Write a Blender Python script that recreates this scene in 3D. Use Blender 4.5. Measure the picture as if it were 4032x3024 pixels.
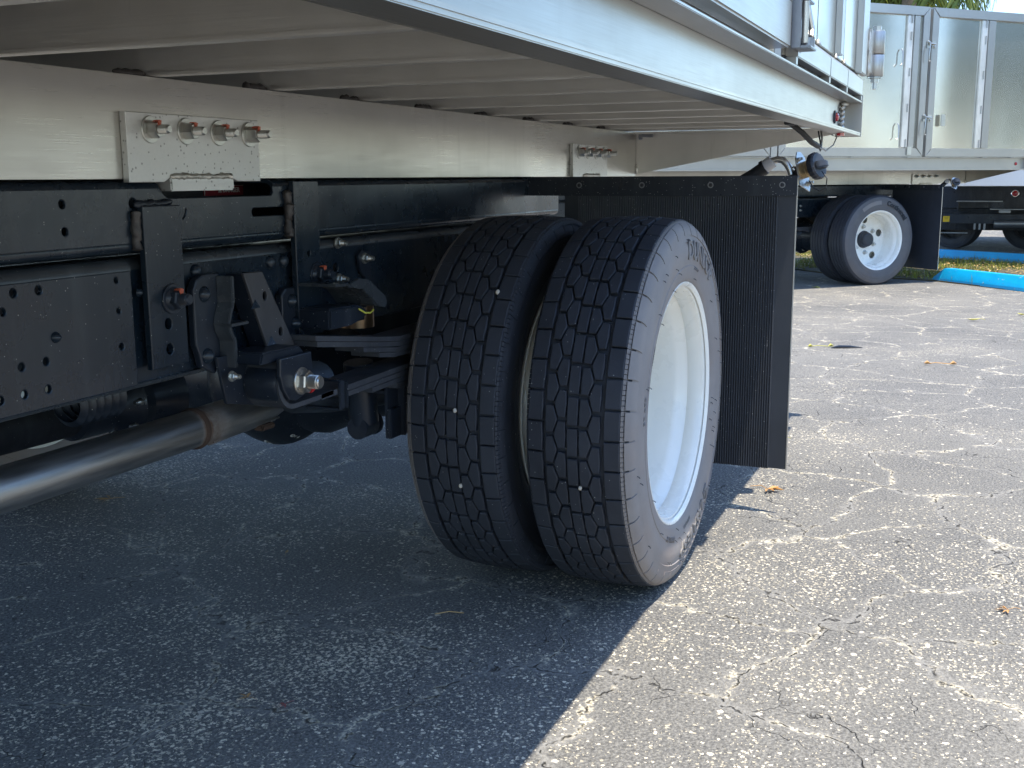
import bpy, bmesh, math, random
from mathutils import Vector, Matrix, noise
random.seed(7)
PI = math.pi
sc = bpy.context.scene
COL = sc.collection
for o in list(bpy.data.objects): bpy.data.objects.remove(o)

# ------------------------------------------------------------------ camera
cam_d = bpy.data.cameras.new('camera'); cam = bpy.data.objects.new('camera', cam_d); COL.objects.link(cam)
R_ = Vector((0.39157428, -0.92013048, -0.00543012)); U_ = Vector((0.1712159, 0.06706246, 0.98294849)); F_ = Vector((0.90407671, 0.38582707, -0.1838009))
cam.matrix_world = Matrix(((R_.x, U_.x, -F_.x, 0), (R_.y, U_.y, -F_.y, 0), (R_.z, U_.z, -F_.z, 0.89236), (0, 0, 0, 1)))
cam_d.sensor_width = 36; cam_d.lens = 38.995; cam_d.clip_start = 0.02; cam_d.clip_end = 2000
sc.camera = cam
# ------------------------------------------------------------------ sky and sun
SUN_DIR = Vector((-0.06, -0.19, 1.0)).normalized()          # towards the sun
elev = math.asin(SUN_DIR.z); azi = math.atan2(SUN_DIR.x, SUN_DIR.y)
w = bpy.data.worlds.new('World'); sc.world = w; w.use_nodes = True
nt = w.node_tree; nt.nodes.clear()
sky = nt.nodes.new('ShaderNodeTexSky'); sky.sky_type = 'NISHITA'; sky.sun_disc = False
sky.sun_elevation = elev; sky.sun_rotation = azi; sky.air_density = 1.0; sky.dust_density = 0.4; sky.ozone_density = 6.0
bgn = nt.nodes.new('ShaderNodeBackground'); bgn.inputs[1].default_value = 0.15
wo = nt.nodes.new('ShaderNodeOutputWorld')
nt.links.new(sky.outputs[0], bgn.inputs[0]); nt.links.new(bgn.outputs[0], wo.inputs[0])
sd = bpy.data.lights.new('sun', 'SUN'); sd.energy = 3.15; sd.angle = math.radians(0.53); sd.color = (1.0, 0.92, 0.79)
so = bpy.data.objects.new('sun', sd); COL.objects.link(so)
so.rotation_euler = SUN_DIR.to_track_quat('Z', 'Y').to_euler(); so.location = (0, 0, 30)
sc.view_settings.view_transform = 'Standard'; sc.view_settings.look = 'None'
sc.view_settings.gamma = 1.0; sc.view_settings.use_curve_mapping = False
sc.view_settings.exposure = 1.54
sc.cycles.max_bounces = 10; sc.cycles.diffuse_bounces = 5; sc.cycles.glossy_bounces = 5

# ------------------------------------------------------------------ materials
class NT:
    def __init__(s, name):
        s.m = bpy.data.materials.new(name); s.m.use_nodes = True
        s.t = s.m.node_tree; s.t.nodes.clear()
        s.out = s.t.nodes.new('ShaderNodeOutputMaterial'); s.b = s.t.nodes.new('ShaderNodeBsdfPrincipled')
        s.t.links.new(s.b.outputs[0], s.out.inputs[0])
    def n(s, typ, ins=None, **kw):
        nd = s.t.nodes.new(typ)
        for k, v in kw.items(): setattr(nd, k, v)
        for k, v in (ins or {}).items(): s.set(nd.inputs[k], v)
        return nd
    def set(s, inp, v):
        if isinstance(v, bpy.types.NodeSocket): s.t.links.new(v, inp)
        elif isinstance(v, bpy.types.Node): s.t.links.new(v.outputs[0], inp)
        else: inp.default_value = v
    def pos(s, obj=True, scale=(1, 1, 1), rot=(0, 0, 0)):
        tc = s.n('ShaderNodeTexCoord')
        mp = s.n('ShaderNodeMapping', {0: tc.outputs['Object' if obj else 'Generated']})
        mp.inputs['Scale'].default_value = scale; mp.inputs['Rotation'].default_value = rot
        return mp.outputs[0]
    def noise(s, vec, scale, detail=3, rough=.55):
        return s.n('ShaderNodeTexNoise', {'Vector': vec, 'Scale': scale, 'Detail': detail, 'Roughness': rough}).outputs[0]
    def ramp(s, fac, a, b, ca=(0, 0, 0, 1), cb=(1, 1, 1, 1)):
        r = s.n('ShaderNodeValToRGB', {0: fac}); e = r.color_ramp.elements
        e[0].position = a; e[0].color = ca; e[1].position = b; e[1].color = cb
        return r.outputs[0]
    def mix(s, fac, a, b):
        mx = s.n('ShaderNodeMix', data_type='RGBA'); s.set(mx.inputs[0], fac); s.set(mx.inputs[6], a); s.set(mx.inputs[7], b); return mx.outputs[2]
    def math(s, op, a, b=0.0, clamp=False):
        m = s.n('ShaderNodeMath', operation=op); m.use_clamp = clamp; s.set(m.inputs[0], a); s.set(m.inputs[1], b); return m.outputs[0]
    def bump(s, h, dist, strength=1.0, normal=None):
        b = s.n('ShaderNodeBump', {'Height': h, 'Distance': dist, 'Strength': strength})
        if normal is not None: s.set(b.inputs['Normal'], normal)
        return b.outputs[0]
    def P(s, **k):
        names = dict(color='Base Color', rough='Roughness', metal='Metallic', normal='Normal', coat='Coat Weight', crough='Coat Roughness', spec='Specular IOR Level', trans='Transmission Weight', aniso='Anisotropic', sub='Subsurface Weight', emc='Emission Color', ems='Emission Strength')
        for a, v in k.items(): s.set(s.b.inputs[names[a]], v)
        return s.m
def c3(r, g=None, b=None): return (r, r if g is None else g, r if b is None else b, 1)

def mat_alu(name,  col=(.80, .79, .76), rough=(.28, .42), stretch=(1.2, 60, 60), grime=.25, pits=False, bumpd=.0006, metal=.92, warp=0, plain=False):
    s = NT(name); v = s.pos(scale=stretch); g = s.noise(v, 9, 4, .6)
    big = s.noise(s.pos(scale=(1, 1, 1)), 2.2, 4, .6)
    streak = s.noise(s.pos(scale=(7, 7, .7)), 3.0, 4, .6)
    base = s.mix(s.ramp(big, .42, .72), c3(*col), c3(col[0]*(1-grime), col[1]*(1-grime), col[2]*(1-grime*1.1)))
    base = s.mix(s.ramp(streak, .60, .74, c3(0), c3(grime*1.2)), base, c3(.32, .30, .27))
    base = s.mix(s.math('MULTIPLY', g, .22), base, c3(col[0]*.7, col[1]*.7, col[2]*.7))
    rg = s.n('ShaderNodeMapRange', {0: s.math('ADD', s.math('MULTIPLY', g, .6), s.math('MULTIPLY', big, .4))}); rg.inputs[1].default_value = .3; rg.inputs[2].default_value = .7
    rg.inputs[3].default_value = rough[0]; rg.inputs[4].default_value = rough[1]
    nrm = s.bump(g, bumpd, .35) if bumpd else s.n('ShaderNodeNewGeometry').outputs['Normal']
    if warp: nrm = s.bump(s.noise(s.pos(scale=(1, 1, .55)), 1.6, 1, .4), warp, 1.0, nrm)
    if plain: base = s.mix(s.ramp(big, .42, .72), c3(*col), c3(col[0]*.9, col[1]*.9, col[2]*.9)); nrm = s.bump(s.noise(s.pos(scale=(1, 1, .45)), 1.3, 0, .3), warp)
    if pits:
        vo = s.n('ShaderNodeTexVoronoi', {'Vector': s.pos(), 'Scale': 135.0}); vo.inputs['Randomness'].default_value = 1
        rsel = s.n('ShaderNodeSeparateColor', {0: vo.outputs['Color']}).outputs[0]
        pit = s.math('MULTIPLY', s.math('LESS_THAN', vo.outputs[0], .24), s.math('GREATER_THAN', rsel, .62))
        base = s.mix(pit, base, c3(.34, .34, .32)); nrm = s.bump(s.math('MULTIPLY', pit, -1.0), .0006, .7, nrm)
    return s.P(color=base, rough=(rough[0]+rough[1])/2 if plain else rg.outputs[0], metal=metal, normal=nrm)

def mat_paint(name, col, rough=.35, coat=.3, speck=.25, peel=.0006, var=.35, metal=0.0, spec=.5, wave=0, dust=(.25, .27, .28), dustamt=.10):
    s = NT(name); v = s.pos()
    n1 = s.noise(v, 6, 5, .6); n2 = s.noise(s.pos(scale=(4, 4, .6)), 6, 4, .6)
    base = s.mix(s.ramp(n1, .35, .75), c3(*col), c3(col[0]*(1+var), col[1]*(1+var), col[2]*(1+var)))
    base = s.mix(s.ramp(n2, .5, .8, c3(0), c3(dustamt)), base, c3(*dust))
    vo = s.n('ShaderNodeTexVoronoi', {'Vector': v, 'Scale': 210.0})
    rs = s.n('ShaderNodeSeparateColor', {0: vo.outputs['Color']}).outputs[0]
    sp = s.math('MULTIPLY', s.math('MULTIPLY', s.math('LESS_THAN', vo.outputs[0], .17), s.math('GREATER_THAN', rs, .93)), speck)
    base = s.mix(sp, base, c3(.6, .6, .55))
    rr = s.ramp(s.noise(v, 14, 4), .3, .7, c3(rough*.75), c3(min(1, rough*1.35)))
    return s.P(color=base, rough=rr, metal=metal, coat=coat, crough=.18, spec=spec, normal=s.bump(s.noise(v, 60, 4, .6), peel, .6, s.bump(s.noise(v, 4.5, 1), wave, 1.0) if wave else None))

def mat_simple(name, col, rough=.5, metal=0.0, bumps=(80, .0004), var=.25, **k):
    s = NT(name); v = s.pos(); n = s.noise(v, bumps[0], 4, .6); nb = s.noise(v, 7, 3)
    base = s.mix(s.ramp(nb, .3, .75), c3(*col), c3(col[0]*(1-var), col[1]*(1-var), col[2]*(1-var)))
    return s.P(color=base, rough=rough, metal=metal, normal=s.bump(n, bumps[1], .6), **k)

ALU = mat_alu('aluminium_rail', col=(.48, .470, .445), metal=.90, rough=(.26, .40), bumpd=.00015, stretch=(1, 70, 70), grime=.12)
ALU_BEAM = mat_alu('aluminium_beam', col=(.54, .518, .478), bumpd=.00012, rough=(.24, .38), stretch=(.8, 60, 60), grime=.22, metal=.95)
ALU_CROSS = mat_alu('aluminium_crossmember', col=(.86, .83, .78), rough=(.26, .40), stretch=(60, 1, 60), grime=.28, metal=.72)
ALU_PIT = mat_alu('aluminium_pitted_plate', col=(.66, .66, .63), rough=(.42, .55), stretch=(20, 20, 20), grime=.08, pits=True, metal=.75)
ALU_SHEET = mat_alu('aluminium_sheet', col=(.62, .595, .53), rough=(.20, .24), stretch=(9, 9, .5), grime=.10, warp=.06, bumpd=0, metal=.95, plain=True)
ALU_FLOOR = mat_alu('aluminium_floor', col=(.40, .39, .37), rough=(.4, .55), stretch=(60, 1, 60), grime=.4)
BLACK = mat_paint('black_chassis_paint', (.008, .015, .024), rough=.27, coat=.10, speck=.45, peel=.00025, spec=.42, wave=.006, dustamt=.07)
BLACK2 = mat_paint('black_bracket_paint', (.012, .017, .026), rough=.34, coat=.08, spec=.42, dustamt=.07, speck=.7, peel=.0005)
EDGE = mat_paint('highlight_edge_paint', (.034, .040, .046), rough=.30, coat=.2, speck=.4, peel=.0004, dustamt=.15)  # paler black: the soft highlight on rounded edges is put into the colour
ARM = mat_paint('dusty_black_arm_paint', (.050, .050, .054), rough=.45, coat=0, speck=.9, peel=.0008, dustamt=.12)
SPRING = mat_paint('black_spring_paint', (.042, .045, .052), rough=.55, coat=0, speck=.7, peel=.0025)
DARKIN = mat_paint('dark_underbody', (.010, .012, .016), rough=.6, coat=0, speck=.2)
WELD = mat_simple('weld_bead', (.085, .078, .075), .5, .5, (260, .0015))
AWELD = mat_simple('aluminium_weld_bead', (.62, .60, .54), .42, .85, (240, .0012))
ZINC = mat_simple('zinc_bolt', (.62, .62, .58), .30, .9)
STEEL = mat_simple('bright_steel', (.66, .63, .58), .28, .9)
DKSTEEL = mat_simple('dark_steel', (.34, .35, .37), .35, .85)
ORANGE = mat_simple('orange_mark', (.62, .13, .06), .5)
REDM = mat_simple('red_mark', (.55, .02, .02), .45)
YEL = mat_simple('yellow_wire', (.62, .60, .08), .5)
BRASS = mat_simple('brass_neck', (.48, .36, .20), .38, .8)
CAPM = mat_simple('black_cap_plastic', (.03, .034, .042), .45)
HOSE = mat_simple('black_hose', (.02, .021, .024), .5)
WIRE = mat_simple('grey_wire_loom', (.33, .32, .30), .5)
WHITEP = mat_paint('white_wheel_paint', (.90, .88, .80), rough=.28, coat=.4, speck=0, peel=.0003, var=-.03, dust=(.6, .57, .5), dustamt=.12)
WHITEB = mat_paint('white_body_paint', (.78, .80, .80), rough=.35, coat=.3, speck=0, peel=.0003, var=-.03, dustamt=.05)
REDL = mat_simple('red_lens', (.55, .012, .02), .15, 0, coat=1.0)
CHROME = mat_simple('chrome', (.8, .8, .8), .08, 1.0, (20, .0001))
COPPER = mat_simple('bronze_cylinder', (.30, .19, .11), .32, .9)
STICK_Y = mat_simple('yellow_sticker', (.80, .52, .02), .5)
STICK_R = mat_simple('dark_red_sticker', (.22, .02, .03), .4)
STICK_W = mat_simple('white_print', (.62, .58, .55), .5)

def mat_rubber(name, tread=(.030, .033, .041), dusty=None):
    s = NT(name); v = s.pos(); n1 = s.noise(v, 9, 5, .6); n2 = s.noise(v, 180, 3)
    vo = s.n('ShaderNodeTexVoronoi', {'Vector': v, 'Scale': 160.0})
    rs = s.n('ShaderNodeSeparateColor', {0: vo.outputs['Color']}).outputs[0]
    sp = s.math('MULTIPLY', s.math('LESS_THAN', vo.outputs[0], .13), s.math('GREATER_THAN', rs, .90))
    base = s.mix(s.ramp(n1, .3, .75), c3(*tread), c3(tread[0]*1.5, tread[1]*1.5, tread[2]*1.5))
    base = s.mix(s.math('MULTIPLY', sp, .8), base, c3(.55, .55, .5))
    if dusty:
        base = s.mix(s.ramp(n1, .25, .8), c3(*dusty), c3(dusty[0]*.72, dusty[1]*.72, dusty[2]*.75))
        base = s.mix(s.ramp(s.noise(v, 3.2, 3), .5, .75, c3(0), c3(.45)), base, c3(dusty[0]*1.1, dusty[1]*.85, dusty[2]*.68))
    return s.P(color=base, rough=.62, spec=.35, normal=s.bump(n2, .0006, .6))
TREAD = mat_rubber('tyre_tread_rubber')
SIDEW = mat_rubber('dusty_tyre_sidewall', dusty=(.28, .255, .238))
SIDEW2 = mat_rubber('tyre_sidewall', dusty=(.13, .126, .126))
LETT = mat_rubber('raised_tyre_lettering', dusty=(.235, .222, .21))
FLAPM = mat_paint('black_flap_rubber', (.030, .034, .042), rough=.36, coat=0, speck=.9, peel=.0004, dustamt=.03)

def mat_asphalt():
    s = NT('worn_asphalt'); pos = s.n('ShaderNodeNewGeometry').outputs['Position']
    wn = s.n('ShaderNodeTexNoise', {'Vector': pos, 'Scale': 2.3, 'Detail': 3.0})
    wf = s.n('ShaderNodeTexNoise', {'Vector': pos, 'Scale': 16.0, 'Detail': 3.0})
    def off(src, amp):
        a = s.n('ShaderNodeVectorMath', operation='SUBTRACT'); s.set(a.inputs[0], src.outputs['Color']); a.inputs[1].default_value = (.5, .5, .5)
        b = s.n('ShaderNodeVectorMath', operation='SCALE'); s.set(b.inputs[0], a.outputs[0]); b.inputs['Scale'].default_value = amp; return b.outputs[0]
    add = s.n('ShaderNodeVectorMath', operation='ADD'); s.set(add.inputs[0], pos); s.set(add.inputs[1], off(wn, .42))
    add2 = s.n('ShaderNodeVectorMath', operation='ADD'); s.set(add2.inputs[0], add.outputs[0]); s.set(add2.inputs[1], off(wf, .085)); wj = s.n('ShaderNodeTexNoise', {'Vector': pos, 'Scale': 60.0, 'Detail': 2.0}); add3 = s.n('ShaderNodeVectorMath', operation='ADD'); s.set(add3.inputs[0], add2.outputs[0]); s.set(add3.inputs[1], off(wj, .022)); add2 = add3
    flat = s.n('ShaderNodeVectorMath', operation='MULTIPLY'); s.set(flat.inputs[0], add2.outputs[0]); flat.inputs[1].default_value = (1, 1, 0); s.set(s.n('ShaderNodeVectorMath', operation='ADD').inputs[0], flat.outputs[0])
    def cracks(scale, vec):
        v = s.n('ShaderNodeTexVoronoi', {'Vector': vec, 'Scale': scale}, feature='DISTANCE_TO_EDGE', voronoi_dimensions='2D'); return v.outputs['Distance']
    d1 = cracks(2.35, flat.outputs[0]); d2 = cracks(6.0, flat.outputs[0])
    brk = s.noise(pos, 5.5, 3); brk2 = s.noise(pos, 3.0, 3); fine = s.noise(pos, 34, 4)
    br40 = s.noise(pos, 38, 2)
    line1 = s.math('MULTIPLY', s.ramp(d1, .002, .009, c3(1), c3(0)), s.ramp(br40, .44, .54))
    line2 = s.math('MULTIPLY', s.ramp(d2, .002, .011, c3(1), c3(0)), s.ramp(brk2, .55, .62))
    halo1 = s.math('MULTIPLY', s.ramp(d1, .0, .055, c3(1), c3(0)), s.ramp(brk, .36, .66, c3(.18), c3(1)))
    halo2 = s.math('MULTIPLY', s.ramp(d2, .0, .045, c3(1), c3(0)), s.ramp(brk2, .50, .70, c3(0), c3(.6)))
    fill1 = s.math('MULTIPLY', s.ramp(d1, .004, .022, c3(1), c3(0)), s.ramp(s.noise(pos, 7, 3), .44, .54))
    # aggregate
    wst = s.n('ShaderNodeTexNoise', {'Vector': pos, 'Scale': 210.0, 'Detail': 2.0})
    ps = s.n('ShaderNodeVectorMath', operation='ADD'); s.set(ps.inputs[0], pos); s.set(ps.inputs[1], off(wst, .0085)); ps = ps.outputs[0]
    vo = s.n('ShaderNodeTexVoronoi', {'Vector': ps, 'Scale': 150.0}); vr = s.n('ShaderNodeSeparateColor', {0: vo.outputs['Color']})
    pn = s.noise(pos, 1.35, 5, .66)
    gx = s.n('ShaderNodeSeparateXYZ', {0: pos}).outputs[0]; wear = s.n('ShaderNodeMapRange', {0: gx}, clamp=True); wear.inputs[1].default_value = 1.7; wear.inputs[2].default_value = 4.2; wear = wear.outputs[0]
    patch = s.math('ADD', s.ramp(pn, .40, .68, c3(.92), c3(.50)), s.math('SUBTRACT', s.math('MULTIPLY', wear, .34), .05))
    edge_keep = s.math('MULTIPLY', s.math('MAXIMUM', halo1, halo2), .55)
    st = s.math('MULTIPLY', s.math('LESS_THAN', vo.outputs[0], s.math('ADD', .20, s.math('MULTIPLY', vr.outputs[1], .36))), s.math('GREATER_THAN', vr.outputs[0], s.math('ADD', patch, edge_keep)))
    blob = s.ramp(s.math('ADD', s.noise(pos, 105, 3, .62), s.math('MULTIPLY', s.math('SUBTRACT', pn, .5), .55)), .605, .635)
    blob = s.math('MULTIPLY', blob, s.math('SUBTRACT', 1.0, s.math('MULTIPLY', wear, .75)))
    st = s.math('MAXIMUM', st, s.math('MULTIPLY', blob, s.math('LESS_THAN', s.math('MAXIMUM', halo1, halo2), .45)))
    vo3 = s.n('ShaderNodeTexVoronoi', {'Vector': ps, 'Scale': 62.0}); vr3 = s.n('ShaderNodeSeparateColor', {0: vo3.outputs['Color']})
    st3 = s.math('MULTIPLY', s.math('LESS_THAN', vo3.outputs[0], s.math('MULTIPLY', vr3.outputs[2], .36)), s.math('GREATER_THAN', vr3.outputs[0], .93))
    stc = s.mix(vr.outputs[2], c3(.40, .36, .28), c3(.86, .77, .60))
    base = s.mix(s.ramp(s.noise(pos, .9, 5, .65), .32, .68), c3(.062, .064, .068), c3(.160, .155, .142))
    base = s.mix(s.math('MULTIPLY', s.ramp(s.noise(pos, 170, 3, .7), .44, .60), .75), base, c3(.27, .26, .235)); base = s.mix(s.math('MULTIPLY', s.ramp(s.noise(pos, 110, 3, .7), .34, .46, c3(1), c3(0)), .7), base, c3(.05, .05, .05))
    base = s.mix(s.math('MULTIPLY', s.math('MAXIMUM', halo1, halo2), .62), base, c3(.31, .30, .278))
    base = s.mix(st, base, stc); base = s.mix(st3, base, c3(.60, .54, .44))
    base = s.mix(s.math('MULTIPLY', fill1, s.ramp(s.noise(pos, 140, 2), .42, .55)), base, c3(.74, .66, .49))
    lines = s.math('MAXIMUM', line1, line2)
    base = s.mix(s.math('MULTIPLY', lines, .9), base, c3(.022, .021, .02))
    h = s.math('ADD', s.math('MULTIPLY', s.noise(pos, 130, 4, .65), .9), s.math('MULTIPLY', st, .35))
    h = s.math('ADD', h, s.math('MULTIPLY', fine, .6)); h = s.math('SUBTRACT', h, s.math('MULTIPLY', lines, 1.0))
    return s.P(color=base, rough=.88, spec=.25, normal=s.bump(h, .0065, 1.0))
ASPH = mat_asphalt()

def mat_curb():
    s = NT('blue_curb_paint'); v = s.pos(); n = s.noise(v, 5, 4, .6); n2 = s.noise(v, 22, 4, .65)
    base = s.mix(s.ramp(n, .35, .7), c3(.0, .33, .62), c3(.0, .41, .73))
    base = s.mix(s.ramp(n2, .66, .72, c3(0), c3(.7)), base, c3(.42, .45, .46))
    return s.P(color=base, rough=.45, coat=.15, normal=s.bump(n2, .003, .5))
CURB = mat_curb()
SOIL = mat_simple('verge_soil', (.10, .085, .05), .95, 0, (60, .02))
GRASS = mat_simple('grass_blade', (.27, .29, .03), .6, 0, var=.5)
def mat_leaf(name, a, b):
    s = NT(name); oi = s.n('ShaderNodeObjectInfo'); g = s.n('ShaderNodeNewGeometry')
    return s.P(color=s.mix(g.outputs['Random Per Island'], c3(*a), c3(*b)), rough=.6)
LITTER = mat_leaf('litter_leaf', (.42, .26, .07), (.60, .44, .20))
DRY = mat_simple('dry_leaf_tan', (.50, .32, .14), .7)
DRYO = mat_simple('dry_leaf_orange', (.50, .27, .09), .6)
DRYR = mat_simple('dry_leaf_red', (.50, .10, .09), .6)
DRYG = mat_simple('dry_leaf_yellow_green', (.45, .42, .08), .6)
PALML = mat_leaf('palm_leaflet', (.07, .12, .02), (.17, .20, .03))
PALMY = mat_leaf('palm_leaf_yellow_green', (.28, .30, .02), (.42, .40, .03))
BARK = mat_simple('palm_bark', (.20, .17, .13), .9, 0, (25, .02))
TREEL = mat_leaf('tree_leaf', (.04, .075, .015), (.09, .13, .03))
PEB = mat_simple('pale_pebble', (.66, .60, .50), .7)

# ------------------------------------------------------------------ mesh helpers
class MB:
    def __init__(s): s.v = []; s.f = []; s.mi = []
    def add(s, vs, fs, mi=0):
        k = len(s.v); s.v += [tuple(a) for a in vs]; s.f += [tuple(i+k for i in f) for f in fs]; s.mi += [mi]*len(fs); return s
    def box(s, x0, x1, y0, y1, z0, z1, mi=0):
        v = [(x, y, z) for x in (x0, x1) for y in (y0, y1) for z in (z0, z1)]
        return s.add(v, [(0, 1, 3, 2), (4, 6, 7, 5), (0, 4, 5, 1), (2, 3, 7, 6), (0, 2, 6, 4), (1, 5, 7, 3)], mi)
    def prism(s, poly, ax, a, b, mi=0):
        """poly: 2D points; ax: axis of extrusion ('x': (y,z), 'y': (x,z), 'z': (x,y))"""
        def P(p, t): return {'x': (t, p[0], p[1]), 'y': (p[0], t, p[1]), 'z': (p[0], p[1], t)}[ax]
        n = len(poly); v = [P(p, a) for p in poly]+[P(p, b) for p in poly]
        return s.add(v, [tuple(range(n)), tuple(range(2*n-1, n-1, -1))]+[(i, (i+1) % n, n+(i+1) % n, n+i) for i in range(n)], mi)
    def tube(s, path, r, n=12, mi=0, cap=True):
        P = [Vector(p) for p in path]; rs = r if isinstance(r, (list, tuple)) else [r]*len(P)
        t0 = (P[1]-P[0]).normalized(); a = t0.orthogonal().normalized(); vs = []; fs = []
        for i, p in enumerate(P):
            t = ((P[min(i+1, len(P)-1)]-P[max(i-1, 0)])).normalized()
            a = (a-t*a.dot(t)).normalized(); b = t.cross(a)
            vs += [p+(a*math.cos(2*PI*j/n)+b*math.sin(2*PI*j/n))*rs[i] for j in range(n)]
        for i in range(len(P)-1):
            fs += [(i*n+j, i*n+(j+1) % n, (i+1)*n+(j+1) % n, (i+1)*n+j) for j in range(n)]
        if cap: fs += [tuple(range(n-1, -1, -1)), tuple((len(P)-1)*n+j for j in range(n))]
        return s.add(vs, fs, mi)
    def rev(s, prof, c=(0, 0, 0), axis='y', n=64, mi=0, closed=False):
        """prof: list of (t along axis, radius)"""
        vs = []; fs = []; m = len(prof)
        for j in range(n):
            a = 2*PI*j/n; ca, sa = math.cos(a), math.sin(a)
            for t, r in prof:
                vs.append({'y': (c[0]+r*ca, c[1]+t, c[2]+r*sa), 'x': (c[0]+t, c[1]+r*ca, c[2]+r*sa), 'z': (c[0]+r*ca, c[1]+r*sa, c[2]+t)}[axis])
        for j in range(n):
            k = (j+1) % n
            for i in range(m-1 if not closed else m):
                fs.append((j*m+i, k*m+i, k*m+(i+1) % m, j*m+(i+1) % m))
        return s.add(vs, fs, mi)
    def obj(s, name, mats, parent=None, smooth=35, bev=0, seg=2):
        if bev: smooth = min(smooth, 22)
        me = bpy.data.meshes.new(name); me.from_pydata(s.v, [], s.f)
        for m in (mats if isinstance(mats, (list, tuple)) else [mats]): me.materials.append(m)
        me.polygons.foreach_set('material_index', s.mi)
        bm = bmesh.new(); bm.from_mesh(me); bmesh.ops.recalc_face_normals(bm, faces=bm.faces)
        if bev:
            ed = [e for e in bm.edges if len(e.link_faces) == 2 and e.calc_face_angle(0) > .5]
            bmesh.ops.bevel(bm, geom=ed, offset=bev, segments=seg, affect='EDGES', clamp_overlap=True)
        bm.to_mesh(me); bm.free()
        if smooth: me.shade_smooth(); me.set_sharp_from_angle(angle=math.radians(smooth))
        return link(name, me, parent)
def link(name, me, parent=None):
    o = bpy.data.objects.new(name, me); COL.objects.link(o)
    if parent is not None: o.parent = parent
    return o
def box(name, m, p, x0, x1, y0, y1, z0, z1, bev=.002): return MB().box(x0, x1, y0, y1, z0, z1).obj(name, m, p, bev=bev)
def dup(o, parent, loc=None, mat=None):
    c = o.copy(); COL.objects.link(c); c.parent = parent
    if loc is not None: c.location = loc
    return c
def circ(cx, cy, r, n=18, sy=1.0): return [(cx+r*math.cos(2*PI*i/n), cy+r*sy*math.sin(2*PI*i/n)) for i in range(n)]
def slot(x0, x1, z, r, n=8):
    return [(x1+r*math.cos(a), z+r*math.sin(a)) for a in [(-.5+i/n)*PI for i in range(n+1)]]+[(x0-r*math.cos(a), z-r*math.sin(a)) for a in [(-.5+i/n)*PI for i in range(n+1)]]
def plate(name, m, parent, outline, holes, y, t, bev=.001, plane='y'):
    """flat plate with real holes: outline and holes in (x,z), outer face at y, thickness t inward"""
    cu = bpy.data.curves.new(name+'_c', 'CURVE'); cu.dimensions = '2D'; cu.fill_mode = 'BOTH'; cu.extrude = max(t/2-bev, 1e-4); cu.bevel_depth = bev; cu.bevel_resolution = 1
    for lp in [outline]+list(holes):
        sp = cu.splines.new('POLY'); sp.points.add(len(lp)-1); sp.use_cyclic_u = True
        for i, q in enumerate(lp): sp.points[i].co = (q[0], q[1], 0, 1)
    ob = bpy.data.objects.new('tmp', cu); COL.objects.link(ob); dg = bpy.context.evaluated_depsgraph_get(); dg.update()
    me = bpy.data.meshes.new_from_object(ob.evaluated_get(dg)); bpy.data.objects.remove(ob); bpy.data.curves.remove(cu)
    for v in me.vertices:
        a, b, c = v.co
        v.co = (a, y+t/2+c, b) if plane == 'y' else (y+t/2+c, a, b)
    bm = bmesh.new(); bm.from_mesh(me); bmesh.ops.remove_doubles(bm, verts=bm.verts, dist=1e-5); bmesh.ops.recalc_face_normals(bm, faces=bm.faces); bm.to_mesh(me); bm.free()
    me.materials.clear(); me.materials.append(m); me.shade_flat(); me.name = name
    return link(name, me, parent)
def text_mesh(txt, size, extr, offset=0.0, spacing=1.0):
    cu = bpy.data.curves.new('t', 'FONT'); cu.body = txt; cu.size = size; cu.extrude = extr; cu.align_x = 'CENTER'; cu.align_y = 'CENTER'; cu.resolution_u = 3; cu.offset = offset; cu.space_character = spacing
    ob = bpy.data.objects.new('tmp', cu); COL.objects.link(ob); dg = bpy.context.evaluated_depsgraph_get(); dg.update()
    me = bpy.data.meshes.new_from_object(ob.evaluated_get(dg)); bpy.data.objects.remove(ob); bpy.data.curves.remove(cu)
    return me
def bead(path, r, seed=0, n=8, step=.006):
    """lumpy weld bead along a straight path"""
    a, b = Vector(path[0]), Vector(path[1]); k = max(4, int((b-a).length/step)); pts = []; rs = []
    rnd = random.Random(seed)
    for i in range(k+1):
        pts.append(a.lerp(b, i/k)+Vector([rnd.uniform(-.25, .25)*r for _ in range(3)])); rs.append(r*(.75+.5*rnd.random())*(.4 if i in (0, k) else 1))
    return MB().tube(pts, rs, n)

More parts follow.
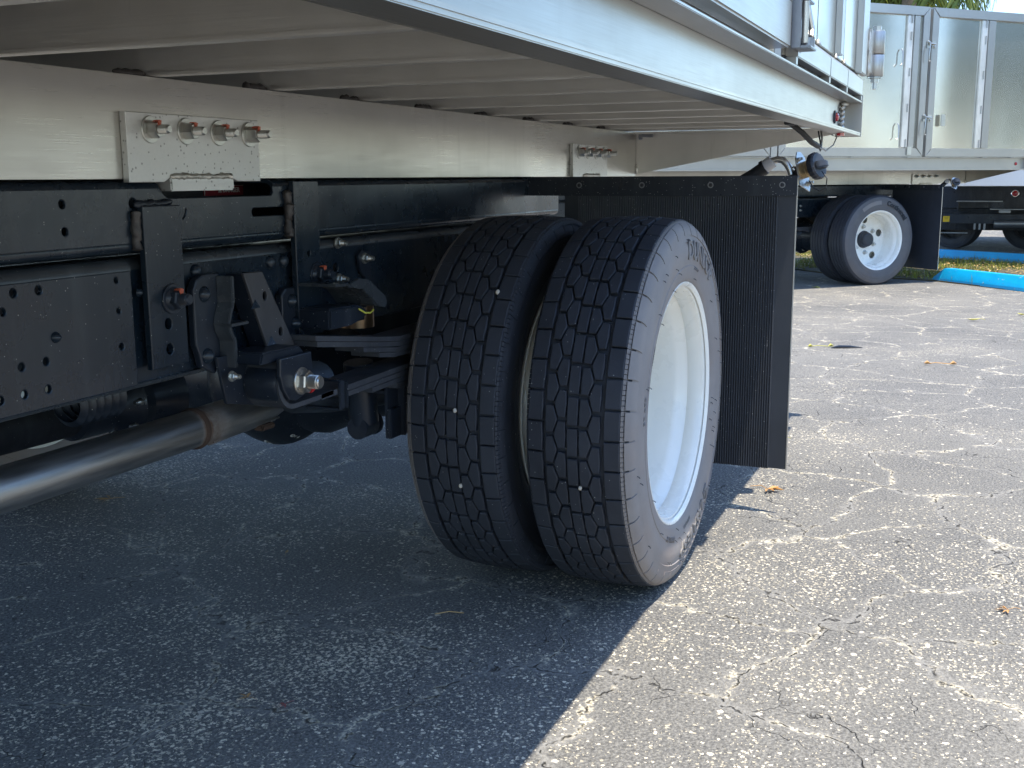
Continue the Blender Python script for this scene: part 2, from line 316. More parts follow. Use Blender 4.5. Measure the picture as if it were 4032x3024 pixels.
# templates for bolts (axis towards -y, seated on y = 0)
def hexpts(r, ph=0.0): return [(r*math.cos(PI/3*i+ph), r*math.sin(PI/3*i+ph)) for i in range(6)]
def bolt_mesh(wr, nr, nh, sr, sl, mark=True, flange=0.0, ph=.3):
    b = MB(); b.rev([(0, 0.0), (0, wr), (-.0022, wr), (-.0030, wr*.96), (-.003, 0)], n=28)
    if flange: b.rev([(-.003, 0), (-.003, flange), (-.007, flange*.86), (-.010, nr*.8)], n=28)
    hp = hexpts(nr, ph); y0 = -.003
    ins = hexpts(nr*.88, ph)
    v = [(x, y0, z) for x, z in hp]+[(x, y0-nh*.85, z) for x, z in hp]+[(x, y0-nh, z) for x, z in ins]
    b.add(v, [(i, (i+1) % 6, 6+(i+1) % 6, 6+i) for i in range(6)]+[(6+i, 6+(i+1) % 6, 12+(i+1) % 6, 12+i) for i in range(6)]+[tuple(range(12, 18))])
    prof = [(y0-nh*.9, sr)]
    t = y0-nh
    while t > y0-nh-sl+.004: prof += [(t, sr), (t-.0008, sr*.86)]; t -= .0017
    prof += [(y0-nh-sl+.002, sr*.9), (y0-nh-sl, sr*.72), (y0-nh-sl, 0)]
    b.rev(prof, n=16)
    if mark:
        a0 = PI*.42; pts = []
        for i in range(5): pts.append((nr*.98*math.cos(a0+i*.17), nr*.98*math.sin(a0+i*.17)))
        for i in range(4, -1, -1): pts.append((sr*.9*math.cos(a0+i*.17), sr*.9*math.sin(a0+i*.17)))
        b.prism(pts, 'y', y0-nh-.0015, y0-nh-.0002, 1)
        b.prism([(p[0]*1.06, p[1]*1.06) for p in pts[:5]]+[(p[0]*.97, p[1]*.97) for p in pts[4::-1]], 'y', y0-nh*.95, y0-nh*.5, 1)
    return b
def mesh_of(mb, name, mats, smooth=35, bev=0):
    o = mb.obj(name, mats, None, smooth, bev); me = o.data; bpy.data.objects.remove(o); return me
BOLT_A = mesh_of(bolt_mesh(.0205, .0135, .0165, .0070, .018), 'bolt', [ZINC, ORANGE])
BOLT_B = mesh_of(bolt_mesh(.024, .0165, .016, .0095, .016, flange=.019), 'bolt', [BLACK2, ORANGE])
BOLT_C = mesh_of(bolt_mesh(.020, .0165, .014, .0105, .020, ph=.1), 'bolt', [STEEL, REDM])
BOLT_S = mesh_of(bolt_mesh(.0115, .0085, .008, .0055, .012, mark=False), 'bolt', [ZINC])
BOLT_P = mesh_of(MB().rev([(0, 0), (0, .011), (-.002, .0105), (-.002, .0075), (-.0005, .0072)], n=20).rev([(-.0005, .0072), (-.0006, .006), (-.005, .0055), (-.007, .0040), (-.007, 0)], n=20, mi=1), 'bolt', [DKSTEEL, CAPM])
RIVET = mesh_of(MB().rev([(0, .0125), (-.004, .0115), (-.0075, .0085), (-.0095, .003), (-.0097, 0)], n=18), 'rivet', [BLACK])
RIVET_CONE = mesh_of(MB().rev([(0, .0135), (-.003, .0125), (-.011, .004), (-.012, 0)], n=18), 'rivet', [BLACK])
def put(me, name, parent, x, y, z, rot=None):
    o = link(name, me, parent); o.location = (x, y, z)
    if rot: o.rotation_euler = rot
    return o
def tag(o, label, cat, group=None, kind=None):
    if label: o['label'] = label
    if cat: o['category'] = cat
    if group: o['group'] = group
    if kind: o['kind'] = kind
    return o
def empty(name, loc, rz=0.0):
    o = bpy.data.objects.new(name, None); COL.objects.link(o); o.location = loc; o.rotation_euler = (0, 0, rz); o.empty_display_size = .2; return o

# ------------------------------------------------------------------ ground
def gz(x, y):
    t = min(1, max(0, (x-4.0)/6.0)); t = t*t*(3-2*t)
    return -.09*t-.04*min(1, max(0, (x-13)/4))
gb = MB(); xs = [-400, -60, -12, -4]+[i*.5 for i in range(-7, 50)]+[26, 30, 40, 60, 120, 400]; ys = [-400, -80, -20, -8, -4, -2, 0, 2, 4, 8, 20, 80, 400]
gv = [(x, y, gz(x, y)) for x in xs for y in ys]; ny = len(ys)
gb.add(gv, [(i*ny+j, (i+1)*ny+j, (i+1)*ny+j+1, i*ny+j+1) for i in range(len(xs)-1) for j in range(ny-1)])
tag(gb.obj('ground', ASPH, None, 60), None, None, kind='structure')

# ------------------------------------------------------------------ wheels
R0 = .405
def Rc(y): return R0-.0055*abs((y-.119)/.095)**2.2
def clampz(mb, cz):
    mb.v = [(x, y, max(z, -cz+.0)) for x, y, z in mb.v]; return mb
SIDE = [(.016, .2625), (.009, .268), (.006, .276), (.0035, .290), (.0022, .300), (.0035, .3015), (.0012, .315), (.0, .327), (.0008, .340), (.0035, .352), (.0015, .3535), (.0038, .362), (.0058, .374), (.0105, .384)]
def side_y(r):
    for (ya, ra), (yb, rb) in zip(SIDE, SIDE[1:]):
        if ra <= r <= rb: return ya+(yb-ya)*(r-ra)/(rb-ra)
    return SIDE[-1][0]
def tyre_body(kind):
    W = .238
    left = [(y, r) for y, r in SIDE]
    if kind == 'block':
        tr = [(.0235, .386)]+[(y, Rc(y)-.0105) for y in [.03, .06, .09, .119, .148, .178, .208]]+[(W-.034, .386)]
    else:
        tr = [(.020, .394)]
        ed = [.024, .057, .065, .094, .102, .131, .139, .168, .176, .209]
        for i in range(0, 10, 2):
            a, b = ed[i], ed[i+1]
            tr += [(a, Rc(a)), ((a+b)/2, Rc((a+b)/2)), (b, Rc(b))]
            if i < 8: tr += [(b+.0012, Rc(b)-.011), (ed[i+2]-.0012, Rc(b)-.011)]
        tr += [(W-.029, .394)]
    right = [(W-.022-y if r < .36 else W-.016-y, r) for y, r in reversed(SIDE)]
    prof = left+tr+right+[(W-.045, .250), (.03, .250)]
    return prof
def block(mb, poly, sh, N):
    """poly: list of (s in pitches, y); raised block on the tread circle"""
    cs = sum(p[0] for p in poly)/len(poly); cy = sum(p[1] for p in poly)/len(poly); pitch = 2*PI*R0/N
    def pt(s, y, dr):
        a = 2*PI*(s+sh)/N; r = Rc(y)+dr; return (r*math.cos(a), y, r*math.sin(a))
    P = []
    for i in range(len(poly)):
        a, b = poly[i], poly[(i+1) % len(poly)]
        k = 1+int(abs(a[0]-b[0])/.3)
        for j in range(k): P.append((a[0]+(b[0]-a[0])*j/k, a[1]+(b[1]-a[1])*j/k))
    n = len(P); ins = []
    for s_, y_ in P:
        ds, dy = (cs-s_)*pitch, cy-y_; L = math.hypot(ds, dy); q = .0018/L; ins.append((s_+(cs-s_)*q, y_+dy*q))
    v = [pt(s_, y_, -.0105) for s_, y_ in P]+[pt(s_, y_, -.0014) for s_, y_ in P]+[pt(s_, y_, 0) for s_, y_ in ins]+[pt(cs, cy, 0)]
    f = [(i, (i+1) % n, n+(i+1) % n, n+i) for i in range(n)]+[(n+i, n+(i+1) % n, 2*n+(i+1) % n, 2*n+i) for i in range(n)]+[(2*n+i, 2*n+(i+1) % n, 3*n) for i in range(n)]
    mb.add(v, f)
def tread_mesh(N=42, seed=1):
    mb = MB(); rn = random.Random(seed); g = .032
    for k in range(N):
        j = lambda: rn.uniform(-.006, .006)
        block(mb, [(g+j(), .0245), (1-g+j(), .0245), (1-g+j(), .0545), (.5, .0560), (g+j(), .0545)], k, N)
        block(mb, [(g+j(), .1795), (.5, .1780), (1-g+j(), .1795), (1-g+j(), .2090), (g+j(), .2090)], k+.5, N)
        for side in (0, 1):
            yl, yr = (.0625, .1040) if side == 0 else (.1310, .1725)
            ym = (yl+yr)/2; a = .0048; e = .0014; ph = 0.15 if side == 0 else .4
            block(mb, [(.075+j(), yl+.0016), (.5, yl-.0006), (.925+j(), yl+.0016), (.94+j(), ym-a-e), (.62, ym+a*.55-e), (.5, ym+a-e), (.38, ym+a*.55-e), (.06+j(), ym-a-e)], k+ph, N)
            block(mb, [(-.43+j(), yr-.0016), (0, yr+.0006), (.43+j(), yr-.0016), (.44+j(), ym+a+e), (.12, ym-a*.55+e), (0, ym-a+e), (-.12, ym-a*.55+e), (-.44+j(), ym+a+e)], k+ph, N)
        block(mb, [(.05+j(), .1078), (.5, .1066), (.95+j(), .1078), (.95+j(), .1272), (.5, .1284), (.05+j(), .1272)], k+.62, N)
        for m in range(6):     # fine shoulder sipes
            s0 = k+m/6+.012; s1 = k+(m+1)/6-.012
            for q in (0, 1):
                pts = [(.0170, .3865), (.0238, .3925), (.0238, Rc(.0245)-.0022), (.0200, .3955)] if True else []
                if q: pts = [(.2335-y, r) for y, r in pts]
                v = []
                for ss in (s0, s1):
                    a_ = 2*PI*ss/N; v += [(r*math.cos(a_), y, r*math.sin(a_)) for y, r in pts]
                mb.add(v, [(0, 1, 2, 3), (7, 6, 5, 4)]+[(i, (i+1) % 4, 4+(i+1) % 4, 4+i) for i in range(4)], 1-q)
        for q in (0, 1):   # shoulder lugs on the sidewall edge
            pts = [(.0026, .3660), (.0044, .3765), (.0090, .3870), (.0165, .3940), (.0185, .3890), (.0130, .3840), (.0080, .3740), (.0048, .3660)]
            if q: pts = [(.222-y, r) for y, r in pts]
            v = []
            for ss in (k+.035, k+.5, k+.965):
                a_ = 2*PI*ss/N; v += [(r*math.cos(a_), y, r*math.sin(a_)) for y, r in pts]
            mb.add(v, [tuple(range(8)), tuple(range(23, 15, -1))]+[(z*8+i, z*8+(i+1) % 8, z*8+8+(i+1) % 8, z*8+8+i) for z in (0, 1) for i in range(8)], 1-q)
    return mb
def ring_text(txt, size, rad, centre_deg, extr=.0016, offset=.0, spacing=1.0):
    """letters curved round the sidewall, tops outward, reading clockwise seen from outside (-y)"""
    me = text_mesh(txt, size, extr, offset, spacing)
    for v in me.vertices:
        x, y, z = v.co; r = rad+y; a = math.radians(centre_deg)-x/rad
        # seen from -y: +x is to the right, +z is up
        v.co = (r*math.cos(a), side_y(r)-(z+extr)-.0001, r*math.sin(a))
    me.update(); return me
CZ = .4015
def make_tyre(kind, name='tyre'):
    prof = tyre_body(kind); n = 168
    mb = MB(); m = len(prof); W = .238
    mb.rev(prof, n=n, closed=True)
    # material split: 1 = sidewall
    mb.mi = []
    for j in range(n):
        for i in range(m):
            a, b = prof[i], prof[(i+1) % m]; mb.mi.append(0 if min(a[1], b[1]) >= .384 or min(a[0], b[0]) > .12 else 1)
    if kind == 'block':
        t = tread_mesh(); k = len(mb.v); mb.v += t.v; mb.f += [tuple(i+k for i in f) for f in t.f]; mb.mi += t.mi
    mb.v = [(x, y, max(z, -CZ)) for x, y, z in mb.v]
    return mesh_of(mb, name, [TREAD, SIDEW if kind == 'block' else SIDEW2], 32)
def make_rim():
    b = MB()
    b.rev([(.016, .256), (.010, .262), (.0095, .2655), (.0115, .2675), (.015, .2665), (.0165, .262), (.020, .2525), (.030, .2475), (.052, .2455), (.058, .2480), (.063, .2455), (.078, .2340), (.090, .2310), (.125, .2305), (.150, .2310), (.185, .2305), (.198, .2290), (.206, .2270), (.2095, .2245)], n=96)
    b.rev([(.150, .2325), (.165, .242), (.180, .2475), (.200, .2490), (.206, .2525), (.2125, .262), (.2135, .2675), (.210, .268)], n=96)
    rim = b.obj('rim', WHITEP, None, 40); me = rim.data; bpy.data.objects.remove(rim); return me
TY_B = make_tyre('block'); TY_R = make_tyre('rib'); RIM = make_rim()
DISC = plate('wheel_disc', WHITEP, None, circ(0, 0, .2262, 72), [circ(.179*math.cos(math.radians(a)), .179*math.sin(math.radians(a)), .034, 24) for a in (18, 90, 162, 234, 306)]+[circ(0, 0, .062, 36)], .2085, .009)
# hand holes are oval: stretch radially none, tangentially a little
DISCM = DISC.data; bpy.data.objects.remove(DISC)
DH = .076
HUBM = mesh_of(MB().rev([(t+DH, r) for t, r in [(.165, .088), (.140, .088), (.134, .082), (.130, .073), (.108, .071), (.104, .067), (.102, .064), (.078, .062), (.071, .058), (.068, .046), (.066, .044), (.064, .0)]], n=40), 'hub', [CAPM])
NUT = mesh_of(MB().prism(hexpts(.0165, .2), 'y', .124+DH, .152+DH-.006).rev([(.124+DH, .0125), (.114+DH, .0115), (.110+DH, 0)], n=16).rev([(.145+DH, .023), (.140+DH, .022), (.138+DH, .016)], n=24), 'wheel_nut', [ZINC])
def wheel(parent, y, kind, mirror=False, text=True, disc=True):
    w = empty('wheel', (0, y, CZ)); w.parent = parent
    if mirror: disc = False
    if mirror: w.rotation_euler = (0, 0, PI); w.location = (0, y+.238, CZ)
    ty = link('tyre', TY_B if kind == 'block' else TY_R, w)
    link('rim', RIM, w)
    if disc:
        link('wheel_disc', DISCM, w); link('hub', HUBM, w)
        for a in range(6):
            an = math.radians(38+60*a); o = link('wheel_nut', NUT, w); o.location = (.118*math.cos(an), -.010, .118*math.sin(an))
    if text:
        if kind == 'block':
            rh = random.Random(5); hb = MB()
            for i in range(46):
                r = rh.choice((.277, .300, .318, .345, .358)); a = rh.uniform(0, 2*PI); yy = side_y(r); d = rh.uniform(-.003, .003)
                hb.tube([(r*math.cos(a), yy+.001, r*math.sin(a)), (r*math.cos(a)+d, yy-.004, r*math.sin(a)-.0015), (r*math.cos(a)+d*1.6, yy-.0055, r*math.sin(a)-.004)], .0008, 5)
            o = hb.obj('rubber_hairs', TREAD, w); o['kind'] = 'stuff'
            for tx, sz, rd, dg, ex in (('DUNLOP', .056, .333, 71, .0014), ('LENATO', .0105, .298, 75, .0006), ('ENASAVE SP', .046, .331, -70, .0016), ('DUNLOP', .018, .297, -108, .0008), ('225/70R19.5', .0105, .290, -80, .0006), ('TUBELESS', .0095, .284, 150, .0005), ('SP 688', .020, .318, 172, .0006)):
                me = ring_text(tx, sz, rd, dg, ex, .0012 if sz > .03 else 0, 1.05); me.materials.clear(); me.materials.append(LETT); link('lettering', me, w)
        else:
            me = ring_text('Continental', .060, .334, 56, .0022, .0018, .95); me.materials.clear(); me.materials.append(DARKIN); link('lettering', me, w)
            b = MB(); b.rev([(.0012, .318), (-.0010, .319), (-.0006, .352), (.0025, .353)], n=96)
            nf = len(b.f)//96
            keep = [i for i in range(96) if 90 <= i*360/96 <= 124]
            b.f = [b.f[i*3+q] for i in keep for q in range(3)]; b.mi = [0]*len(b.f)
            o = b.obj('sidewall_panel', LETT, w, 30)
    return w

# ------------------------------------------------------------------ truck (rear part of a flat-bed dump truck)
def truck(name, loc, rz, near, label):
    T = empty(name, loc, rz); tag(T, label, 'truck')
    # --- wheels
    kind = 'block' if near else 'rib'
    wheel(T, 0, kind); wheel(T, .252, kind, mirror=True, text=False)
    wheel(T, 1.86, kind, text=False); wheel(T, 2.112, kind, mirror=True, text=False, disc=False)
    # --- deck structure
    X0, X1 = -4.6, 1.575
    b = MB(); t = .005; yo, yi = -.174, -.125
    if near: yi = -.122
    b.box(X0, X1, yi, yi+t, 1.018, 1.129)                      # web
    b.box(X0, X1, yo, yi, 1.018, 1.018+t); b.box(X0, X1, yo, yi, 1.124, 1.129)
    b.prism([(yo, 1.018+t), (yo+.004, 1.018+t), (yo+.004, 1.029), (yo, 1.029)], 'x', X0, X1)
    b.obj('side_rail', ALU, T, bev=.0012)
    # rear end cap of the rail
    b = MB(); b.box(X1, X1+.006, yo-.002, yi+.03, 1.016, 1.150); b.obj('rail_end_plate', ALU, T, bev=.0012)
    b = MB(); b.box(X0, 1.585, .6, .608, .892, 1.044); b.box(X0, 1.585, .608, .66, .892, .9); b.box(X0, 1.585, .608, .66, 1.036, 1.044)
    b.obj('sill_beam', ALU_BEAM, T, bev=.0015)
    box('sill_beam', ALU_BEAM, T, X0, 1.585, 1.73, 1.79, .892, 1.044)
    # tapered rear outrigger plate
    b = MB(); b.prism([(1.73, .896), (.612, .896), (-.11, 1.030), (-.11, 1.046), (1.73, 1.046)], 'x', 1.588, 1.594); b.prism([(.60, 1.038), (-.11, 1.038), (-.11, 1.0455), (.60, 1.0455)], 'x', 1.555, 1.588)
    b.obj('outrigger', ALU_CROSS if near else ALU_BEAM, T, bev=.001)
    box('rear_crossmember', ALU_CROSS, T, 1.50, 1.58, -.12, 2.45, 1.048, 1.122)
    box('deck_floor', ALU_FLOOR, T, X0, 1.60, -.12, 2.46, 1.124, 1.136)
    ncm = 11
    cm = None
    for k in range(ncm):
        x = 1.262-.3155*k
        if cm is None:
            b = MB(); b.box(x, x+.005, -.121, 2.44, 1.0455, 1.1235); b.box(x+.005, x+.022, -.121, 2.44, 1.0455, 1.050); b.box(x+.005, x+.048, -.121, 2.44, 1.119, 1.1235)
            b.box(x-.0035, x, -.121, 2.44, 1.0455, 1.0505)
            cm = b.obj('crossmember', ALU_CROSS, T, bev=.0008); o = cm
        else: o = dup(cm, T, (-.3155*k, 0, 0))
        if near and x > -2:
            wb = bead([(x-.004, .612, 1.047), (x-.07, .612, 1.047)], .0065, 30+k).obj('weld_bead', WELD, o, 60)
            if k: wb.location = (.3155*k, 0, 0)
    # bolted plates (four bolts each)
    for px in ((-1.022, -.700), (.896, 1.222)):
        if not near and px[0] < 0: continue
        P = plate('mounting_plate', ALU_PIT if near else ALU_BEAM, T, [(px[0], .888), (px[0]+.075, .888), (px[0]+.088, .8945), (px[1]-.078, .8945), (px[1]-.062, .888), (px[1], .888), (px[1], .9885), (px[0], .9885)], [], .588, .0118, .0012)
        for i in range(4):
            o = put(BOLT_A, 'bolt', P, px[0]+.050+.0815*i, .588, .965)
            o.rotation_euler = (0, .5*i, 0) if not near else (0, (-.1, .15, .0, -.2)[i], 0)
        o.scale = (1, 1.2, 1)
        b = MB(); b.box(px[0]+.086, px[1]-.078, .584, .625, .873, .8942); b.obj('welded_tab', ALU_PIT if near else ALU_BEAM, P, bev=.0025)
        bead([(px[0]+.088, .587, .8955), (px[1]-.080, .587, .8955)], .0048, 5, 8, .0045).obj('weld_bead', AWELD, P, 60)
    # weld at the beam end
    bead([(1.588, .598, .900), (1.588, .598, .935)], .008, 77).obj('weld_bead', AWELD, T, 60)
    # --- subframe rail (upper black channel)
    hs = [circ(-1.146, .858, .0075), circ(-1.006, .856, .0095), circ(-1.005, .821, .0095), circ(-1.144, .820, .0075), slot(-.705, -.612, .8335, .0085), [(-.8865, .848), (-.8830, .843), (-.8865, .834), (-.8935, .8265), (-.8975, .829), (-.891, .836), (-.8885, .843)]]
    up = [(-4.6, .797), (.80, .797), (.80, .877), (-.645, .877), (-.645, .868), (-.652, .8605), (-.925, .8605), (-.936, .866), (-.946, .877), (-4.6, .877)]
    plate('subframe_rail', BLACK, T, up, hs, .600, .006, .0015)
    b = MB(); b.prism([(.602, .797), (.600, .792), (.6035, .785), (.612, .781), (.66, .781), (.66, .787), (.613, .788), (.607, .792), (.606, .797)], 'x', -4.6, .80)
    b.prism([(.600, .877), (.603, .884), (.612, .889), (.66, .889), (.66, .884), (.614, .883), (.606, .877)], 'x', -4.6, -.946); b.prism([(.600, .877), (.603, .884), (.612, .889), (.66, .889), (.66, .884), (.614, .883), (.606, .877)], 'x', -.645, .80)
    b.obj('rail_flange', BLACK, T, 50)
    box('gap_blocker', DARKIN, T, -4.6, .80, .68, .71, .884, .8925, 0)  # added strip that stops sunlit ground showing through the gap under the beam
    box('subframe_inner', DARKIN, T, -4.6, .80, .72, .726, .78, .888)
    # --- main frame rail: web with holes, rolled top edge, bottom flange, joggles
    holes = [circ(x, z, r) for x, z, r in ((-1.243, .744, .0078), (-1.2, .744, .0078), (-1.052, .7445, .0064), (-1.263, .721, .007), (-1.051, .699, .0062), (-1.05, .645, .0068), (-1.24, .644, .0075), (-1.197, .645, .0075), (-1.197, .606, .0075), (-1.239, .606, .0075), (-1.279, .605, .0075), (-1.35, .70, .008), (-1.42, .64, .008))]
    plate('frame_rail', BLACK, T, [(-4.6, .582), (-1.022, .582), (-1.022, .755), (-4.6, .755)], holes, .600, .008, .002)
    arc = lambda y0: [(y0+.020-.020*math.cos(a*PI/20), .755+.019*math.sin(a*PI/20)) for a in range(11)]+[(.68, .774), (.68, .768), (y0+.021, .768), (y0+.006, .757)]
    b = MB(); b.prism(arc(.6005), 'x', -4.6, -1.020); b.prism([(.6015, .582), (.604, .577), (.610, .574), (.69, .573), (.69, .580), (.611, .582)], 'x', -4.6, -.60)
    b.prism(arc(.6105), 'x', -1.012, .80)
    b.obj('rail_flange', EDGE, T, 50)
    hs2 = [circ(-.872, .676, .0058), circ(-.43, .716, .011), circ(-.16, .73, .006)]
    plate('frame_rail', BLACK, T, [(-1.012, .582), (-.60, .582), (-.60, .60), (.80, .60), (.80, .755), (-1.012, .755)], hs2, .610, .008, .002)
    for x, z, k in ((-.86, .742, 0), (-.652, .742, 0), (-.611, .742, 0), (-.859, .606, 0), (-.611, .607, 0), (-.48, .706, 0)): put(RIVET, 'rivet', T, x, .610, z)
    o = put(RIVET_CONE, 'rivet', T, -1.177, .600, .676); o.scale = (.6, .8, .6); o = put(RIVET_CONE, 'rivet', T, -1.006, .600, .722); o.scale = (.5, .6, .5)
    box('frame_rail_inner', DARKIN, T, -4.6, .80, 1.70, 1.71, .58, .87)
    for x in (-2.2, -1.35, -.55, .40): box('chassis_crossmember', DARKIN, T, x, x+.05, .62, 1.70, .60, .76)
    box('fuel_tank', DARKIN, T, .42, .70, .70, 1.66, .33, .74, .03)
    if near:
        b = MB(); b.box(-2.6, -1.42, .78, 1.55, .44, .86); b.obj('underbody_tank', DARKIN, T, bev=.02)
        b = MB(); b.rev([(0, 0), (0, .17), (.03, .19), (.5, .19), (.53, .17), (.53, 0)], (-1.35, 1.30, .58), 'x', 32); b.obj('air_tank', DARKIN, T)
        # driveline seen under the frame
        b = MB(); b.tube([(-2.6, 1.05, .46), (-.72, 1.05, .44)], .045, 18); b.obj('drive_shaft', DARKIN, T)
        b = MB(); b.rev([(0, .03), (.02, .05), (.10, .052), (.12, .035), (.15, .06), (.16, .075), (.185, .075), (.19, .05), (.24, .07), (.27, .09)], (-.74, 1.05, .435), 'x', 28)
        yk = b.obj('universal_joint', BLACK2, T)
        for i in range(7):
            a = .3+i*.9; o = put(BOLT_S, 'bolt', yk, -.58, 1.05+.062*math.cos(a), .435+.062*math.sin(a), (0, 0, -PI/2))
        b = MB()
        for i in range(6): b.rev([(0, .030), (.008, .040), (.016, .030)], (-.97+i*.018, .80, .525), 'x', 20)
        b.obj('rubber_boot', BLACK2, T)
    # --- axle
    b = MB(); b.tube([(0, .42, CZ), (0, .66, CZ), (0, .80, CZ), (0, .90, CZ), (0, 1.20, CZ), (0, 1.32, CZ), (0, 1.46, CZ), (0, 1.95, CZ)], [.060, .066, .098, .140, .150, .115, .068, .060], 28)
    ax = b.obj('axle', BLACK2, T, 60)
    b = MB(); n = 28; rings = []
    for i in range(9):
        a = -1+2*i/8; rad = .172*math.sqrt(max(0.02, 1-a*a*.96)); rings.append((a*.10-.06, rad))
    b.rev([(-.20, 0), (-.195, .07), (-.16, .11), (-.11, .145), (-.06, .172), (-.045, .178), (-.03, .178), (.0, .165), (.06, .14), (.10, .09), (.12, 0)], (0, 1.05, CZ+.002), 'x', 40)
    df = b.obj('differential', BLACK2, ax, 50)
    for i in range(12):
        a = 2*PI*i/12; o = put(BOLT_S, 'bolt', df, -.062, 1.05+.158*math.cos(a), CZ+.158*math.sin(a), (0, 0, -PI/2))
    if near: near_parts(T)
    else:
        b = MB(); leaf(b, .52, .555, .40, .012); b.obj('leaf_spring', SPRING, T)
        for x, z in ((-.42, .70), (-.42, .66)): put(BOLT_S, 'bolt', T, x, .60, z)
    # --- mud flap and its bracket
    b = MB(); b.box(.562, .568, -.133, .66, .840, .891); b.box(.568, .60, -.133, .66, .886, .891); br = b.obj('flap_bracket', BLACK2, T, bev=.0012)
    for y in (-.096, .088, .273, .45, .607): o = put(BOLT_P, 'bolt', br, .562, y, .868, (0, 0, -PI/2)); o.scale = (.72, .72, .72)
    zb = .125
    b = MB(); b.box(.5700, .5740, -.131, .495, zb, .865)
    fl = b.obj('mud_flap', FLAPM, T, bev=.001)
    if near:
        prof = []; y = -.086; p = .0063
        while y < .452:
            prof += [(y, .5699), (y+.0012, .5665), (y+.0026, .5655), (y+.0040, .5665), (y+.0052, .5699)]; y += p
        n = len(prof); v = [(x, y_, zb-.001) for y_, x in prof]+[(x, y_, .842) for y_, x in prof]
        b = MB(); b.add(v, [(i, i+1, n+i+1, n+i) for i in range(n-1)]+[(i, i+1, i+2, i+3, i+4) for i in range(0, n-4, 5)])
        b.obj('flap_ribs', FLAPM, fl, 60)
        b = MB(); b.box(.569, .5745, -.1335, -.131, zb, .87); b.obj('flap_edge', ALU, fl)
    else:
        b = MB(); b.box(.569, .5755, -.1345, -.1312, zb, .87); b.obj('flap_edge', ALU, fl)
    filler(T)
    body(T, near)
    return T
def leaf(b, y0, y1, xend, t):
    """main leaf pack between y0 and y1 (width), x from the hanger eye to xend"""
    def strip(pts, th):
        vs = []; n = len(pts)
        for y in (y0, y1):
            vs += [(x, y, z) for x, z in pts]+[(x, y, z-th) for x, z in pts]
        f = [(i, i+1, n+i+1, n+i) for i in range(n-1)]+[(2*n+i, 3*n+i, 3*n+i+1, 2*n+i+1) for i in range(n-1)]
        f += [(i, 2*n+i, 2*n+i+1, i+1) for i in range(n-1)]+[(n+i, n+i+1, 3*n+i+1, 3*n+i) for i in range(n-1)]+[(0, n, 3*n, 2*n), (n-1, 3*n-1, 4*n-1, 2*n-1)]
        b.add(vs, f)
    strip([(x, .508+.018*math.sin((x+.62)/1.3*1.2)) for x in [-.66+i*.06 for i in range(int((xend+.66)/.06)+1)]], t)
    z = t+.0012
    for k in range(3):
        s0 = -.58+k*.10
        strip([(x, .508-z+.018*math.sin((x+.62)/1.3*1.2)) for x in [s0+i*.06 for i in range(int((xend-s0)/.06)+1)]], t*.9)
        z += t*.9+.0012

